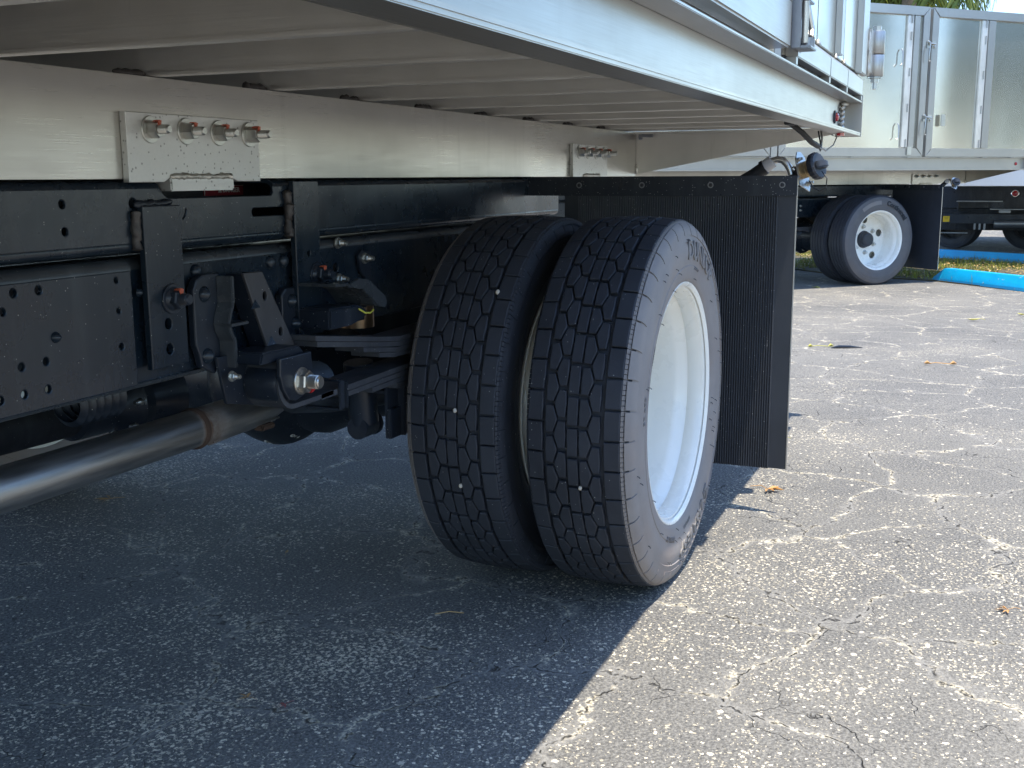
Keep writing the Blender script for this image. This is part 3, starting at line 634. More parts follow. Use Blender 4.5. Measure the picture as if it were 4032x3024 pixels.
def near_parts(T):
    # vertical strap plates with welds and bolts
    for i, (x0, x1, z0, z1, bx, bz, hl) in enumerate(((-1.000, -.918, .603, .850, -.948, .707, [circ(-.960, .669, .0095, 16, 1.1), circ(-.960, .629, .0095, 16, 1.1)]), (-.600, -.522, .600, .885, -.536, .712, [circ(-.560, .753, .007)]))):
        s = plate('strap_plate', BLACK, T, [(x0, z0), (x1, z0), (x1, z1), (x0, z1)], hl, .586, .012, .0015)
        put(BOLT_B, 'bolt', s, bx, .586, bz)
        zz = (.783, .845) if i == 0 else (.783, .872)
        bead([(x0-.007, .596, zz[0]), (x0-.007, .596, zz[1])], .0085, 11+i, 9, .005).obj('weld_bead', WELD, s, 60)
        if i == 0: bead([(x0-.006, .597, .853), (x0+.075, .597, .856)], .0065, 14, 9, .005).obj('weld_bead', BLACK2, s, 60)
    # danger sticker seen through the notch
    b = MB(); b.box(-.690, -.575, .7172, .7195, .8615, .8795); dl = b.obj('warning_label', STICK_R, T)
    me = text_mesh('DANGER', .0125, .0004, .0002)
    for v in me.vertices: v.co = (v.co.x-.612, .7168-v.co.z, v.co.y+.8705)
    me.materials.clear(); me.materials.append(STICK_W); link('label_text', me, dl)
    b = MB(); b.prism([(-.651, .8665), (-.640, .8665), (-.6455, .8755)], 'y', .7164, .7170); b.box(-.690, -.575, .7166, .7171, .8785, .8797); b.box(-.690, -.6888, .7166, .7171, .8615, .8785); b.obj('warning_triangle', STICK_W, dl)
    # spring hanger
    h = plate('spring_hanger', BLACK2, T, [(-.880, .590), (-.885, .610), (-.892, .625), (-.892, .715), (-.884, .728), (-.868, .735), (-.83, .735), (-.825, .60), (-.85, .575)], [], .588, .014, .003)
    for x, z in ((-.868, .706), (-.868, .604)): put(RIVET_CONE, 'rivet', h, x, .588, z)
    b = MB()   # bent edge flange with a kink
    pr = [(-.836, .733), (-.836, .690), (-.846, .668), (-.850, .655), (-.846, .642), (-.836, .625), (-.836, .580)]
    v = []
    for x, z in pr: v += [(x, .588, z), (x+.004, .560, z), (x+.012, .560, z), (x+.012, .588, z)]
    b.add(v, [(i*4+j, (i+1)*4+j, (i+1)*4+(j+1) % 4, i*4+(j+1) % 4) for i in range(len(pr)-1) for j in range(4)]+[(0, 1, 2, 3), (27, 26, 25, 24)])
    b.box(-.848, -.800, .552, .588, .651, .656)
    b.obj('bent_flange', EDGE, h, 30, bev=.0012)
    # leaning channel arm
    arm = plate('hanger_arm', ARM, h, [(-.796, .734), (-.746, .733), (-.652, .585), (-.730, .583)], [circ(-.7405, .692, .0078, 16, 1.25), circ(-.698, .624, .0078, 16, 1.25)], .560, .006, .0015)
    for x, z in ((-.7705, .679), (-.729, .610)):
        b = MB(); b.add([(x-.012, .560, z-.006), (x+.014, .560, z-.006), (x+.004, .552, z-.004), (x+.001, .560, z+.010)], [(0, 1, 2), (0, 2, 3), (1, 3, 2), (0, 3, 1)]); b.obj('pressed_dimple', BLACK, h, 60)
    b = MB(); b.prism([(-.796, .734), (-.790, .734), (-.722, .583), (-.730, .583)], 'y', .566, .60); b.prism([(-.752, .733), (-.746, .733), (-.652, .585), (-.660, .585)], 'y', .566, .60); b.obj('arm_flange', BLACK2, h, bev=.001)
    # shackle box around the spring eye
    b = MB()
    b.prism([(-.822, .606), (-.712, .604), (-.698, .590), (-.698, .584), (-.830, .586)], 'y', .512, .585)      # top saddle
    fr = b.obj('hanger_saddle', BLACK2, h, 30, bev=.003)
    ck = plate('hanger_cheek', BLACK2, h, [(-.790, .590), (-.700, .590), (-.697, .555), (-.716, .523), (-.750, .515), (-.770, .520), (-.785, .540), (-.792, .562)], [], .498, .009, .002)
    o = put(BOLT_C, 'bolt', ck, -.733, .498, .545); o.scale = (1.2, 1.1, 1.2); o.rotation_euler = (0, PI*.9, 0)
    plate('hanger_cheek', BLACK2, h, [(-.86, .600), (-.70, .595), (-.697, .540), (-.75, .500), (-.84, .52)], [], .575, .006, .001)
    b = MB(); b.rev([(0, .012), (0, .034), (.004, .036), (.062, .036), (.066, .034), (.066, .012)], (-.760, .509, .545), 'y', 32); b.obj('bushing', BLACK2, h, 40)
    o = put(BOLT_S, 'bolt', h, -.845, .560, .568); o.scale = (.8, .8, .8)
    # main leaf spring with rolled eye
    b = MB(); leaf(b, .505, .578, .42, .0108)
    eye = []
    for i in range(15):
        a = -.5*PI-i*.27 if False else -PI*.5-i*.25; eye.append((-.745+.047*math.cos(a), .545+.047*math.sin(a)))
    eye = [(-.62, .5005), (-.68, .4985)]+eye; n = len(eye); v = []
    for y in (.505, .575):
        for j, (x, z) in enumerate(eye):
            v.append((x, y, z))
        for j, (x, z) in enumerate(eye):
            dx, dz = x+.745, z-.545; L = math.hypot(dx, dz); q = 1-.0085/L; v.append((-.745+dx*q, y, .545+dz*q) if j > 1 else (x, y, z+.0085))
    f = [(i, i+1, n+i+1, n+i) for i in range(n-1)]+[(2*n+i, 3*n+i, 3*n+i+1, 2*n+i+1) for i in range(n-1)]+[(i, 2*n+i, 2*n+i+1, i+1) for i in range(n-1)]+[(n+i, n+i+1, 3*n+i+1, 3*n+i) for i in range(n-1)]
    b.add(v, f); ls = b.obj('leaf_spring', SPRING, T, 40)
    b = MB(); b.box(-.606, -.590, .499, .504, .468, .522); b.box(-.606, -.590, .504, .578, .520, .524); b.box(-.606, -.590, .504, .578, .466, .470); b.box(-.592, -.588, .492, .504, .470, .520)
    b.obj('spring_clip', BLACK2, ls, bev=.0015)
    # helper spring
    b = MB()
    for k in range(4):
        x0 = (-.665, -.66, -.50, -.44)[k]; pts = [(x0+i*(.42-x0)/14) for i in range(15)]
        top = lambda x: .614-.042*min(1, (x+.665)/.30)*(1 if x < -.36 else 1)-.0105*k+.012*max(0, (x+.36))
        vs = []; n = 15
        for y in (.510, .575): vs += [(x, y, top(x)) for x in pts]+[(x, y, top(x)-.0095) for x in pts]
        b.add(vs, [(i, i+1, n+i+1, n+i) for i in range(n-1)]+[(2*n+i, 3*n+i, 3*n+i+1, 2*n+i+1) for i in range(n-1)]+[(i, 2*n+i, 2*n+i+1, i+1) for i in range(n-1)]+[(n+i, n+i+1, 3*n+i+1, 3*n+i) for i in range(n-1)]+[(0, n, 3*n, 2*n)])
    b.obj('helper_spring', SPRING, T, 40)
    # stop bracket above the helper spring
    s = plate('stop_bracket', BLACK2, T, [(-.628, .690), (-.640, .680), (-.640, .62), (-.628, .607), (-.585, .607), (-.575, .62), (-.575, .68), (-.585, .690)], [], .594, .014, .003)
    for x, z in ((-.612, .668), (-.602, .625)): put(RIVET_CONE, 'rivet', s, x, .594, z)
    pr = [(-.70, .701), (-.66, .700), (-.62, .694), (-.595, .684), (-.575, .668), (-.562, .655), (-.545, .650), (-.520, .656)]
    b = MB(); v = []
    for x, z in pr: v += [(x+.10, .505, z), (x+.10, .592, z), (x+.10, .592, z-.006), (x+.10, .505, z-.006)]
    b.add(v, [(i*4+j, (i+1)*4+j, (i+1)*4+(j+1) % 4, i*4+(j+1) % 4) for i in range(len(pr)-1) for j in range(4)]+[(0, 1, 2, 3), (31, 30, 29, 28)])
    b.prism([(-.56, .696), (-.52, .705), (-.485, .700), (-.425, .664), (-.415, .650), (-.425, .640), (-.45, .645), (-.475, .662), (-.51, .684), (-.56, .692)], 'y', .502, .509)
    b.obj('stop_arm', EDGE, s, 40, bev=.001)
    b = MB(); b.prism([(-.60, .655), (-.50, .652), (-.46, .640), (-.47, .625), (-.52, .615), (-.60, .615)], 'y', .52, .59); b.obj('rubber_stop', BLACK2, s, bev=.004)
    MB().tube([(-.505, .515, .645), (-.49, .51, .636), (-.47, .51, .634), (-.455, .512, .638)], .0018, 8).obj('yellow_wire', YEL, s)
    # small things on the frame
    put(BOLT_S, 'bolt', T, -.422, .610, .764); put(BOLT_S, 'bolt', T, -.420, .610, .692)
    b = MB(); b.rev([(0, .036), (.085, .036), (.085, .030), (.10, .030)], (-.305, .64, .580), 'z', 28); b.obj('bronze_cylinder', COPPER, T)
    b = MB(); b.prism([(-.335, .625), (-.335, .690), (-.350, .700), (-.360, .735), (-.345, .745), (-.310, .742), (-.300, .640)], 'y', .600, .606); o = b.obj('small_bracket', BLACK2, T, bev=.001); put(BOLT_S, 'bolt', o, -.335, .600, .728)
    MB().tube([(-.505, .604, .745), (-.498, .602, .72), (-.497, .60, .69)], .0022, 8).obj('brake_line', DKSTEEL, T)
    # axle seat, shock bracket and shock eye
    b = MB(); b.box(-.474, -.385, .470, .476, .392, .505); b.box(-.474, -.385, .476, .570, .486, .492); b.box(-.430, -.424, .452, .470, .392, .50); b.prism([(-.474, .392), (-.385, .392), (-.392, .420), (-.400, .430), (-.385, .450), (-.385, .455), (-.474, .455)], 'y', .462, .470)
    o = b.obj('shock_bracket', BLACK2, T, bev=.002); o.location = (.085, .055, -.030)
    b = MB(); b.rev([(0, 0), (0, .024), (.052, .024), (.055, .019), (.060, .019), (.060, .026), (.066, .026), (.066, 0)], (-.540, .47, .4115), 'x', 24); b.tube([(-.510, .47, .42), (-.528, .47, .55)], .031, 20)
    o = b.obj('shock_absorber', BLACK2, T, 40); o.location = (.155, .13, -.034)
    b = MB(); b.tube([(-.50, .62, .50), (-.40, .74, .44), (-.2, .78, .40), (-.02, .66, CZ)], .038, 16); b.obj('radius_arm', BLACK2, T, 40)
    # exhaust pipe with a rusty weld
    s = NT('exhaust_steel'); v = s.pos(); n1 = s.noise(s.pos(scale=(.6, 8, 8)), 14, 5); sx = s.n('ShaderNodeSeparateXYZ', {0: s.n('ShaderNodeTexCoord').outputs['Object']}).outputs[0]
    dd = s.math('ABSOLUTE', s.math('ADD', sx, .655)); rn = s.noise(v, 18, 4)
    sgn = s.math('ADD', sx, .655)
    left_ = s.ramp(s.math('ADD', s.math('ABSOLUTE', sgn), s.math('MULTIPLY', rn, -.012)), .004, .014, c3(1), c3(0))
    right_ = s.math('MULTIPLY', s.ramp(s.math('ADD', sgn, s.math('MULTIPLY', rn, -.05)), -.01, .045, c3(1), c3(0)), s.math('GREATER_THAN', sgn, 0.0))
    rust = s.math('MAXIMUM', left_, s.math('MULTIPLY', right_, .75))
    past = s.ramp(sx, .0, .001)
    base = s.mix(s.ramp(n1, .35, .7), c3(.34, .34, .33), c3(.50, .49, .47)); rust = s.math('MULTIPLY', rust, s.ramp(s.noise(v, 60, 4, .7), .25, .6, c3(.45), c3(1))); base = s.mix(rust, base, s.mix(rn, c3(.10, .055, .035), c3(.22, .13, .075)))
    PIPE = s.P(color=base, rough=s.mix(rust, s.ramp(n1, .3, .7, c3(.36), c3(.50)), c3(.8)), metal=s.math('SUBTRACT', .95, s.math('MULTIPLY', rust, .8)), normal=s.bump(n1, .0006, .5))
    b = MB(); b.tube([(-3.4, .80, .418)]+[(-3.4+i*.25, .80, .418) for i in range(1, 11)]+[(-.70, .80, .418), (-.657, .80, .418)], .0368, 40)
    ex = b.obj('exhaust_pipe', PIPE, T, 50)
    b = MB(); b.tube([(-.657, .80, .418), (-.60, .80, .4175), (-.50, .802, .4175), (-.42, .806, .420), (-.36, .815, .425), (-.30, .835, .432)], [.0375, .0385, .0385, .037, .033, .024], 40)
    for a in (-.9, -1.25, -1.6): b.tube([(-.63, .80+.0385*math.cos(a+PI) if False else .80-.0385*math.cos(a), .4175+.0385*math.sin(a)), (-.40, .806-.037*math.cos(a), .419+.037*math.sin(a))], .0022, 6)
    b.obj('tail_section', PIPE, ex, 50)
    v = []; b = MB(); b.rev([(-.007, .0372), (-.004, .0405), (0, .0412), (.004, .0405), (.007, .0380)], (-.657, .80, .418), 'x', 48); wm = mat_simple('rusty_weld', (.10, .062, .045), .85, .2, (160, .002)); b.obj('rusty_weld', wm, ex, 60)
    b = MB(); b.box(-.47, -.425, .775, .800, .374, .386); b.obj('rusty_tab', wm, ex, bev=.003)

def filler(T):
    """fuel filler neck with hose, crimp, bent pipe and black cap, standing at the top outer corner of the flap"""
    x = .72; cp = lambda pts: [(x, y, z) for y, z in pts]
    g = empty('fuel_filler', (0, 0, 0)); g.parent = T
    MB().tube([(x, .16, .80), (x, .07, .855), (x, .008, .892), (x, -.017, .910)], [.018, .018, .018, .0175], 20).obj('filler_hose', HOSE, g)
    MB().tube([(x, -.014, .909), (x, -.022, .9135)], .0205, 20).obj('hose_clamp', HOSE, g)
    MB().tube([(x, -.021, .914), (x, -.041, .929)], .0175, 20).obj('printed_sleeve', STICK_W, g)
    b = MB()
    for i in range(7): b.box(x-.020, x-.0188, -.023-.0022*i, -.0222-.0022*i-.0004*(i % 3), .9165+.0014*i, .922+.0014*i)
    MB().tube([(x, -.015, .910), (x, -.030, .921), (x, -.043, .930), (x, -.055, .9335), (x, -.068, .931), (x, -.079, .921), (x, -.087, .907), (x, -.091, .893)], .0095, 20).obj('bent_pipe', STEEL, g)
    MB().tube([(x-.004, -.094, .910), (x, -.103, .903), (x, -.112, .902)], [.008, .010, .012], 16).obj('pipe_clamp', STEEL, g)
    D = Vector((-.35, -.86, .26)).normalized()    # axis of the neck
    o0 = Vector((x, -.118, .903))
    M = Matrix.Translation(o0) @ D.to_track_quat('Z', 'Y').to_matrix().to_4x4()
    def tr(b): b.v = [tuple(M @ Vector(p)) for p in b.v]; return b
    tr(MB().rev([(-.03, .016), (0, .017), (0, .0)], n=20, axis='z')).obj('neck_hose', HOSE, g)
    tr(MB().prism([(-.030, -.040), (.012, -.058), (.020, -.048), (.026, .0), (.022, .036), (.008, .050), (-.012, .050), (-.026, .030)], 'z', .002, .005)).obj('neck_plate', STEEL, g, bev=.001)
    tr(MB().rev([(.005, .0), (.005, .022), (.020, .022), (.022, .020), (.038, .020), (.038, 0)], n=28, axis='z')).obj('brass_neck', BRASS, g, 30)
    b = MB(); n = 40; vs = []
    zs = [(.034, .027), (.036, .035), (.050, .0365), (.053, .0345), (.055, .033)]
    for z, r in zs:
        for i in range(n): rr = r*(1 if i % 2 else .955); vs.append((rr*math.cos(2*PI*i/n), rr*math.sin(2*PI*i/n), z))
    b.add(vs, [(k*n+i, k*n+(i+1) % n, (k+1)*n+(i+1) % n, (k+1)*n+i) for k in range(len(zs)-1) for i in range(n)]+[tuple(range((len(zs)-1)*n, len(zs)*n))])
    cap = tr(b).obj('filler_cap', CAPM, g, 25)
    b = MB(); pr = []
    for i in range(13):
        a = PI*i/12; pr.append((.026*math.cos(a), .054+.022*math.sin(a)))
    vs = []
    for px, pz in pr: vs += [(px, -.008, pz), (px, .008, pz)]
    b.prism(pr, 'y', -.009, .009); tr(b).obj('cap_grip', CAPM, g, 40, bev=.003)
    MB().tube([tuple(M @ Vector(q)) for q in [(-.0, -.030, .016), (.004, -.052, .022), (.002, -.066, .040), (.0, -.062, .060), (-.004, -.040, .070), (-.004, -.018, .060)]], .0016, 8).obj('cap_tether', HOSE, g)
    for q in ((-.018, .028), (.012, -.036)):
        o = put(BOLT_S, 'bolt', g, 0, 0, 0); o.matrix_local = M @ Matrix.Translation((q[0], q[1], .005)) @ Matrix.Rotation(-PI/2, 4, 'X'); o.scale = (.7, .7, .7)

def cone_welds(T, pts, s=.006):
    b = MB()
    for x, y, z in pts:
        for dx in (-.006, .006): b.rev([(0, s), (s*1.2, s*.55), (s*2.0, 0)], (x+dx, y, z), 'z', 8)
    return b.obj('weld_bead', AWELD, T, 60)

def frame_door(name, T, x0, x1, z0, z1, y, parent_label=None, tw=.078, stiff=(), hookx=None):
    """mitred tube frame with a recessed aluminium sheet"""
    d = empty(name, (0, 0, 0)); d.parent = T
    yo, yb = y, y+.045
    for nm, poly in (('bottom_tube', [(x0, z0), (x1, z0), (x1-tw, z0+tw), (x0+tw, z0+tw)]), ('top_tube', [(x0, z1), (x1, z1), (x1-tw, z1-tw), (x0+tw, z1-tw)]),
                     ('side_tube', [(x0, z0), (x0+tw, z0+tw), (x0+tw, z1-tw), (x0, z1)]), ('side_tube', [(x1, z0), (x1-tw, z0+tw), (x1-tw, z1-tw), (x1, z1)])):
        cx = sum(p[0] for p in poly)/4; cz = sum(p[1] for p in poly)/4
        poly = [(px+(cx-px)*.002/abs(cx-px), pz+(cz-pz)*.002/max(1e-6, abs(cz-pz))) for px, pz in poly]
        MB().prism(poly, 'y', yo, yb).obj(nm, ALU, d, bev=.003)
    box('sheet', ALU_SHEET, d, x0+tw-.004, x1-tw+.004, y+.030, y+.033, z0+tw-.004, z1-tw+.004, 0)
    for xa, xb in stiff:
        box('stiffener', ALU, d, xa, xb, y+.002, y+.0295, z0+tw+.002, z1-tw-.002)
    return d

def latch(T, x, y, z):
    g = empty('gate_latch', (0, 0, 0)); g.parent = T
    MB().box(x-.045, x-.012, y-.006, y, z-.03, z+.03).box(x+.012, x+.055, y-.006, y, z-.03, z+.03).obj('latch_plate', ZINC, g, bev=.002)
    MB().tube([(x-.03, y-.016, z+.01), (x+.04, y-.016, z+.004)], .008, 10).tube([(x-.028, y-.012, z-.005), (x-.030, y-.028, z+.0), (x-.040, y-.034, z-.06), (x-.045, y-.034, z-.13), (x-.040, y-.034, z-.145), (x-.03, y-.034, z-.14)], .0055, 8).obj('latch_bar', ZINC, g)
    MB().rev([(0, .012), (-.01, .010), (-.012, 0)], (x-.03, y-.006, z+.02), 'y', 12).rev([(0, .012), (-.01, .010), (-.012, 0)], (x+.035, y-.006, z-.015), 'y', 12).obj('latch_stud', ZINC, g)

def body(T, near):
    y = -.174
    if near:
        # folding side gate: lower tube, sheet, frame ends at the latch
        d = empty('side_gate', (0, 0, 0)); d.parent = T
        box('bottom_tube', ALU, d, -4.6, .135, y, y+.046, 1.156, 1.252, .004)
        box('sheet', ALU_SHEET, d, -4.6, .130, y+.030, y+.033, 1.254, 2.30, 0)
        box('top_tube', ALU, d, -4.6, .135, y, y+.046, 2.302, 2.38, .004)
        box('side_tube', ALU, d, .060, .137, y-.001, y+.047, 1.2535, 2.3005, .003)
        box('slot_lining', DARKIN, T, .20, 1.60, y+.024, y+.030, 1.1295, 1.150, 0)  # dark backing that stands in for the shade inside the slots
        box('slot_lining', ALU_CROSS, T, -4.6, .20, y+.046, y+.050, 1.1305, 1.26, 0)
        # fixed rear section
        f = empty('rear_side_panel', (0, 0, 0)); f.parent = T
        box('sheet', ALU_SHEET, f, .21, 1.66, y+.028, y+.032, 1.146, 2.38, 0)
        box('gate_post', ALU, f, .245, .372, y-.002, y+.027, 1.226, 2.38, .003)
        for x0, x1 in ((.376, .640), (.652, 1.185), (1.197, 1.655)): box('skin_panel', ALU_SHEET, f, x0, x1, y+.020, y+.0275, 1.222, 2.378, .0015)
        box('stiffener', ALU, f, .985, 1.045, y+.002, y+.0195, 1.224, 2.378, .002)
        b = MB()
        for x0, x1 in ((.236, .775), (.782, 1.16), (1.167, 1.57)):
            b.prism([(y-.000, 1.1475), (y-.000, 1.196), (y+.020, 1.214), (y+.0275, 1.214), (y+.0275, 1.1475)], 'x', x0, x1)
        b.obj('rub_strip', ALU, f, bev=.002)
        for x in (.232, .778, 1.163, 1.56): box('spacer_block', ALU, f, x-.012, x+.012, y+.001, y+.027, 1.1305, 1.1465, .001)
        cone_welds(f, [(.646, y+.016, 1.218), (.985, y+.014, 1.2145), (1.191, y+.016, 1.218), (1.56, y+.018, 1.216)])
        box('corner_post', ALU, f, 1.50, 1.668, y-.001, y+.0195, 1.216, 2.38, .003)
        bead([(1.664, y-.004, 1.22), (1.664, y-.004, 1.36)], .006, 3, 8, .012).obj('weld_bead', AWELD, f, 60)
        # latch between gate and rear panel
        g = empty('gate_latch', (0, 0, 0)); g.parent = T
        MB().box(.160, .165, y-.016, y+.004, 1.158, 1.262).box(.165, .270, y-.002, y+.004, 1.158, 1.262).box(.165, .245, y-.038, y-.002, 1.158, 1.164).box(.165, .250, y-.030, y-.002, 1.256, 1.262).obj('latch_housing', DKSTEEL, g, bev=.0015)
        MB().tube([(.175, y-.022, 1.255), (.178, y-.022, 1.170)], .0075, 12).tube([(.205, y-.02, 1.25), (.215, y-.03, 1.20), (.205, y-.03, 1.185)], .008, 10).obj('latch_rod', STEEL, g)
        MB().prism(hexpts(.0135), 'z', 1.206, 1.220).prism(hexpts(.013), 'z', 1.184, 1.196).obj('latch_nut', ZINC, g)
        for v_ in (0,):
            pass
        MB().rev([(0, .016), (.022, .016), (.024, .012), (.024, 0)], (.216, y-.022, 1.162), 'z', 20).rev([(0, .014), (-.012, .012), (-.014, 0)], (.195, y-.002, 1.240), 'y', 16).obj('latch_stud', DKSTEEL, g)
        # rear hinge barrel
        h = empty('tailgate_hinge', (0, 0, 0)); h.parent = T
        hx, hy = 1.79, -.189
        MB().rev([(0, .0265), (.002, .0275), (.069, .0275), (.071, .0265), (.071, 0)], (hx, hy, 1.224), 'z', 32).rev([(0, .0265), (.002, .0275), (.073, .0275), (.075, .0265), (.075, 0)], (hx, hy, 1.298), 'z', 32).obj('hinge_barrel', ALU, h, 40)
        MB().box(1.668, hx-.02, hy+.005, hy+.017, 1.228, 1.37).obj('hinge_leaf', ALU, h, bev=.002)
        MB().rev([(0, .024), (.004, .024), (.005, .016)], (hx, hy, 1.3735), 'z', 24).prism([(hx+a, hy+c) for a, c in hexpts(.016)], 'z', 1.378, 1.390).obj('hinge_bolt', ZINC, h)
        MB().prism([(hx+a, hy+c) for a, c in hexpts(.015)], 'z', 1.204, 1.218).rev([(0, .009), (-.022, .009), (-.024, 0)], (hx, hy, 1.204), 'z', 12).rev([(0, .024), (.004, .024)], (hx, hy, 1.2185), 'z', 24).obj('hinge_nut', ZINC, h)
        # marker lamp, wiring loom at the rear corner
        g = MB().rev([(0, .020), (-.004, .0195), (-.006, .014)], (1.30, -.122, 1.068), 'y', 20).obj('marker_lamp', CAPM, T)
        MB().rev([(-.004, .014), (-.011, .0125), (-.014, .007), (-.015, 0)], (1.30, -.122, 1.068), 'y', 20).obj('red_lens', REDL, g)
        pts = []
        for i in range(30):
            t = i/29; pts.append((1.42+.006*math.sin(t*34), -.130+.004*math.cos(t*34), 1.112-.085*t))
        MB().tube([(1.56, -.13, 1.122), (1.48, -.132, 1.116), (1.43, -.131, 1.114)]+pts, .006, 8).obj('wire_loom', AWELD, T, 60)
        g = MB().tube([(.93, -.05, 1.036), (.96, -.08, 1.01), (1.00, -.10, .985), (1.06, -.11, .975)], .008, 10).obj('wire_harness', HOSE, T)
        MB().tube([(1.06, -.11, .976), (1.09, -.115, .966), (1.14, -.11, 1.0), (1.18, -.10, 1.028)], .0030, 8).obj('grey_wire', WIRE, g)
        MB().tube([(1.03, -.11, .985), (1.08, -.115, .962), (1.11, -.11, .985), (1.13, -.10, 1.02)], .0022, 8).obj('black_wire', HOSE, g)
        MB().tube([(1.09, -.115, .972), (1.20, -.115, .964), (1.33, -.12, .985), (1.40, -.12, 1.010), (1.36, -.11, 1.016)], .0022, 8).obj('grey_wire', WIRE, g)
        MB().rev([(0, .012), (-.008, .012), (-.010, 0)], (1.24, -.150, 1.017), 'z', 14).obj('red_lamp', REDL, T)
        MB().box(.88, .95, -.07, -.04, 1.030, 1.0445).obj('wire_clip', CAPM, T, bev=.002)
        MB().rev([(0, .011), (-.010, .010), (-.012, 0)], (1.575, .585, 1.030), 'y', 14).tube([(1.56, .57, 1.034), (1.56, .53, 1.032)], .006, 8).obj('corner_bolt', DKSTEEL, T)
    else:
        box('slot_lining', ALU_CROSS, T, -4.6, 1.9, y+.046, y+.050, 1.1295, 1.16, 0)
        frame_door('side_gate', T, -1.28, .272, 1.133, 2.398, y-.002, stiff=((.10, .16),))
        frame_door('side_gate', T, .296, 1.95, 1.133, 2.398, y-.002, stiff=((.955, 1.035),))
        frame_door('side_gate', T, -4.5, -1.36, 1.133, 2.398, y-.002, stiff=((-2.2, -2.14), (-3.2, -3.14)))
        box('door_post', ALU, T, -1.352, -1.288, y+.002, y+.045, 1.131, 2.39)
        g = box('gate_jamb', ALU_CROSS, T, .274, .294, y+.030, y+.045, 1.133, 2.39)
        for z in (2.085, 1.465): latch(T, .285, y-.004, z)
        for i, (sx0) in enumerate((.03, .885)):
            pst = box('inner_post', ALU_CROSS, T, sx0, sx0+.068, y+.010, y+.0275, 1.214, 2.318)
            for z in (1.25, 1.55, 1.85, 2.15, 2.29): MB().tube([(sx0+.045, y+.006, z-.035), (sx0+.045, y+.006, z+.035)], .006, 8).obj('hinge_pin', ALU, pst)
        for z in (1.98, 1.36):
            MB().tube([(-.02, y+.012, z+.06), (-.022, y-.008, z+.03), (-.022, y-.010, z-.06), (-.045, y-.010, z-.08)], .005, 8).obj('hook', ALU, T)
        for x in (-1.1, -.5, .12, .5, 1.0, 1.35): box('spacer_block', ALU, T, x-.018, x+.018, y+.001, y+.04, 1.1292, 1.1328, 0)
        g = MB().rev([(0, .016), (-.005, .014), (-.008, 0)], (1.45, -.126, 1.075), 'y', 16).obj('marker_lamp', REDL, T)
        MB().box(.45, .50, y-.012, y-.002, 1.40, 1.50).obj('hasp', ZINC, T, bev=.003)
        MB().box(.08, .13, y-.014, y-.003, 1.15, 1.22).obj('hasp', ZINC, T, bev=.003)
        box('roof_edge', ALU, T, -4.5, 1.9, y+.05, y+.10, 2.30, 2.38)
    # far side and front of the body (needed for its shade and to close it off)
    box('far_side_wall', ALU_SHEET, T, -4.6, 1.64, 2.46, 2.50, 1.13, 2.38)
    box('front_bulkhead', ALU_SHEET, T, -4.64, -4.602, -.12, 2.50, 1.13, 2.6)

truck('truck', (2.3349, .5842, 0), 0, True, 'nearest truck with black chassis, dual white-rimmed wheels and ribbed mud flap')
truck('truck', (10.508, .890, -.0905), math.radians(-43.11), False, 'parked truck behind with tall aluminium side gates and one white wheel with round hand holes')

exec_after = None
# ------------------------------------------------------------------ pebbles caught in the tread
def pebble(wy, y, deg, sz, label, seed):
    a = math.radians(deg); r = Rc(y)-.001; rn = random.Random(seed)
    bm = bmesh.new(); bmesh.ops.create_icosphere(bm, subdivisions=2, radius=sz)
    for v in bm.verts: v.co *= 1+.25*noise.noise(v.co*90+Vector((seed, 0, 0))); v.co.y *= .8
    me = bpy.data.meshes.new('pebble'); bm.to_mesh(me); bm.free(); me.materials.append(PEB); me.shade_smooth()
    o = link('pebble', me); o.location = (2.3349+r*math.cos(a), .5842+wy+y, CZ+r*math.sin(a)); tag(o, label, 'pebble', 'pebbles caught in the tyre treads')
pebble(.252, .0605, 139, .0058, 'largest white pebble, caught high in the tread of the inner tyre', 1)
pebble(.252, .112, 174.9, .0050, 'white pebble caught at mid height in the tread of the inner tyre', 2)
pebble(.252, .110, 197.6, .0050, 'white pebble caught lowest in the tread of the inner tyre', 3)
pebble(0, .104, 194.0, .0045, 'small white pebble caught in the tread of the outer tyre', 4)

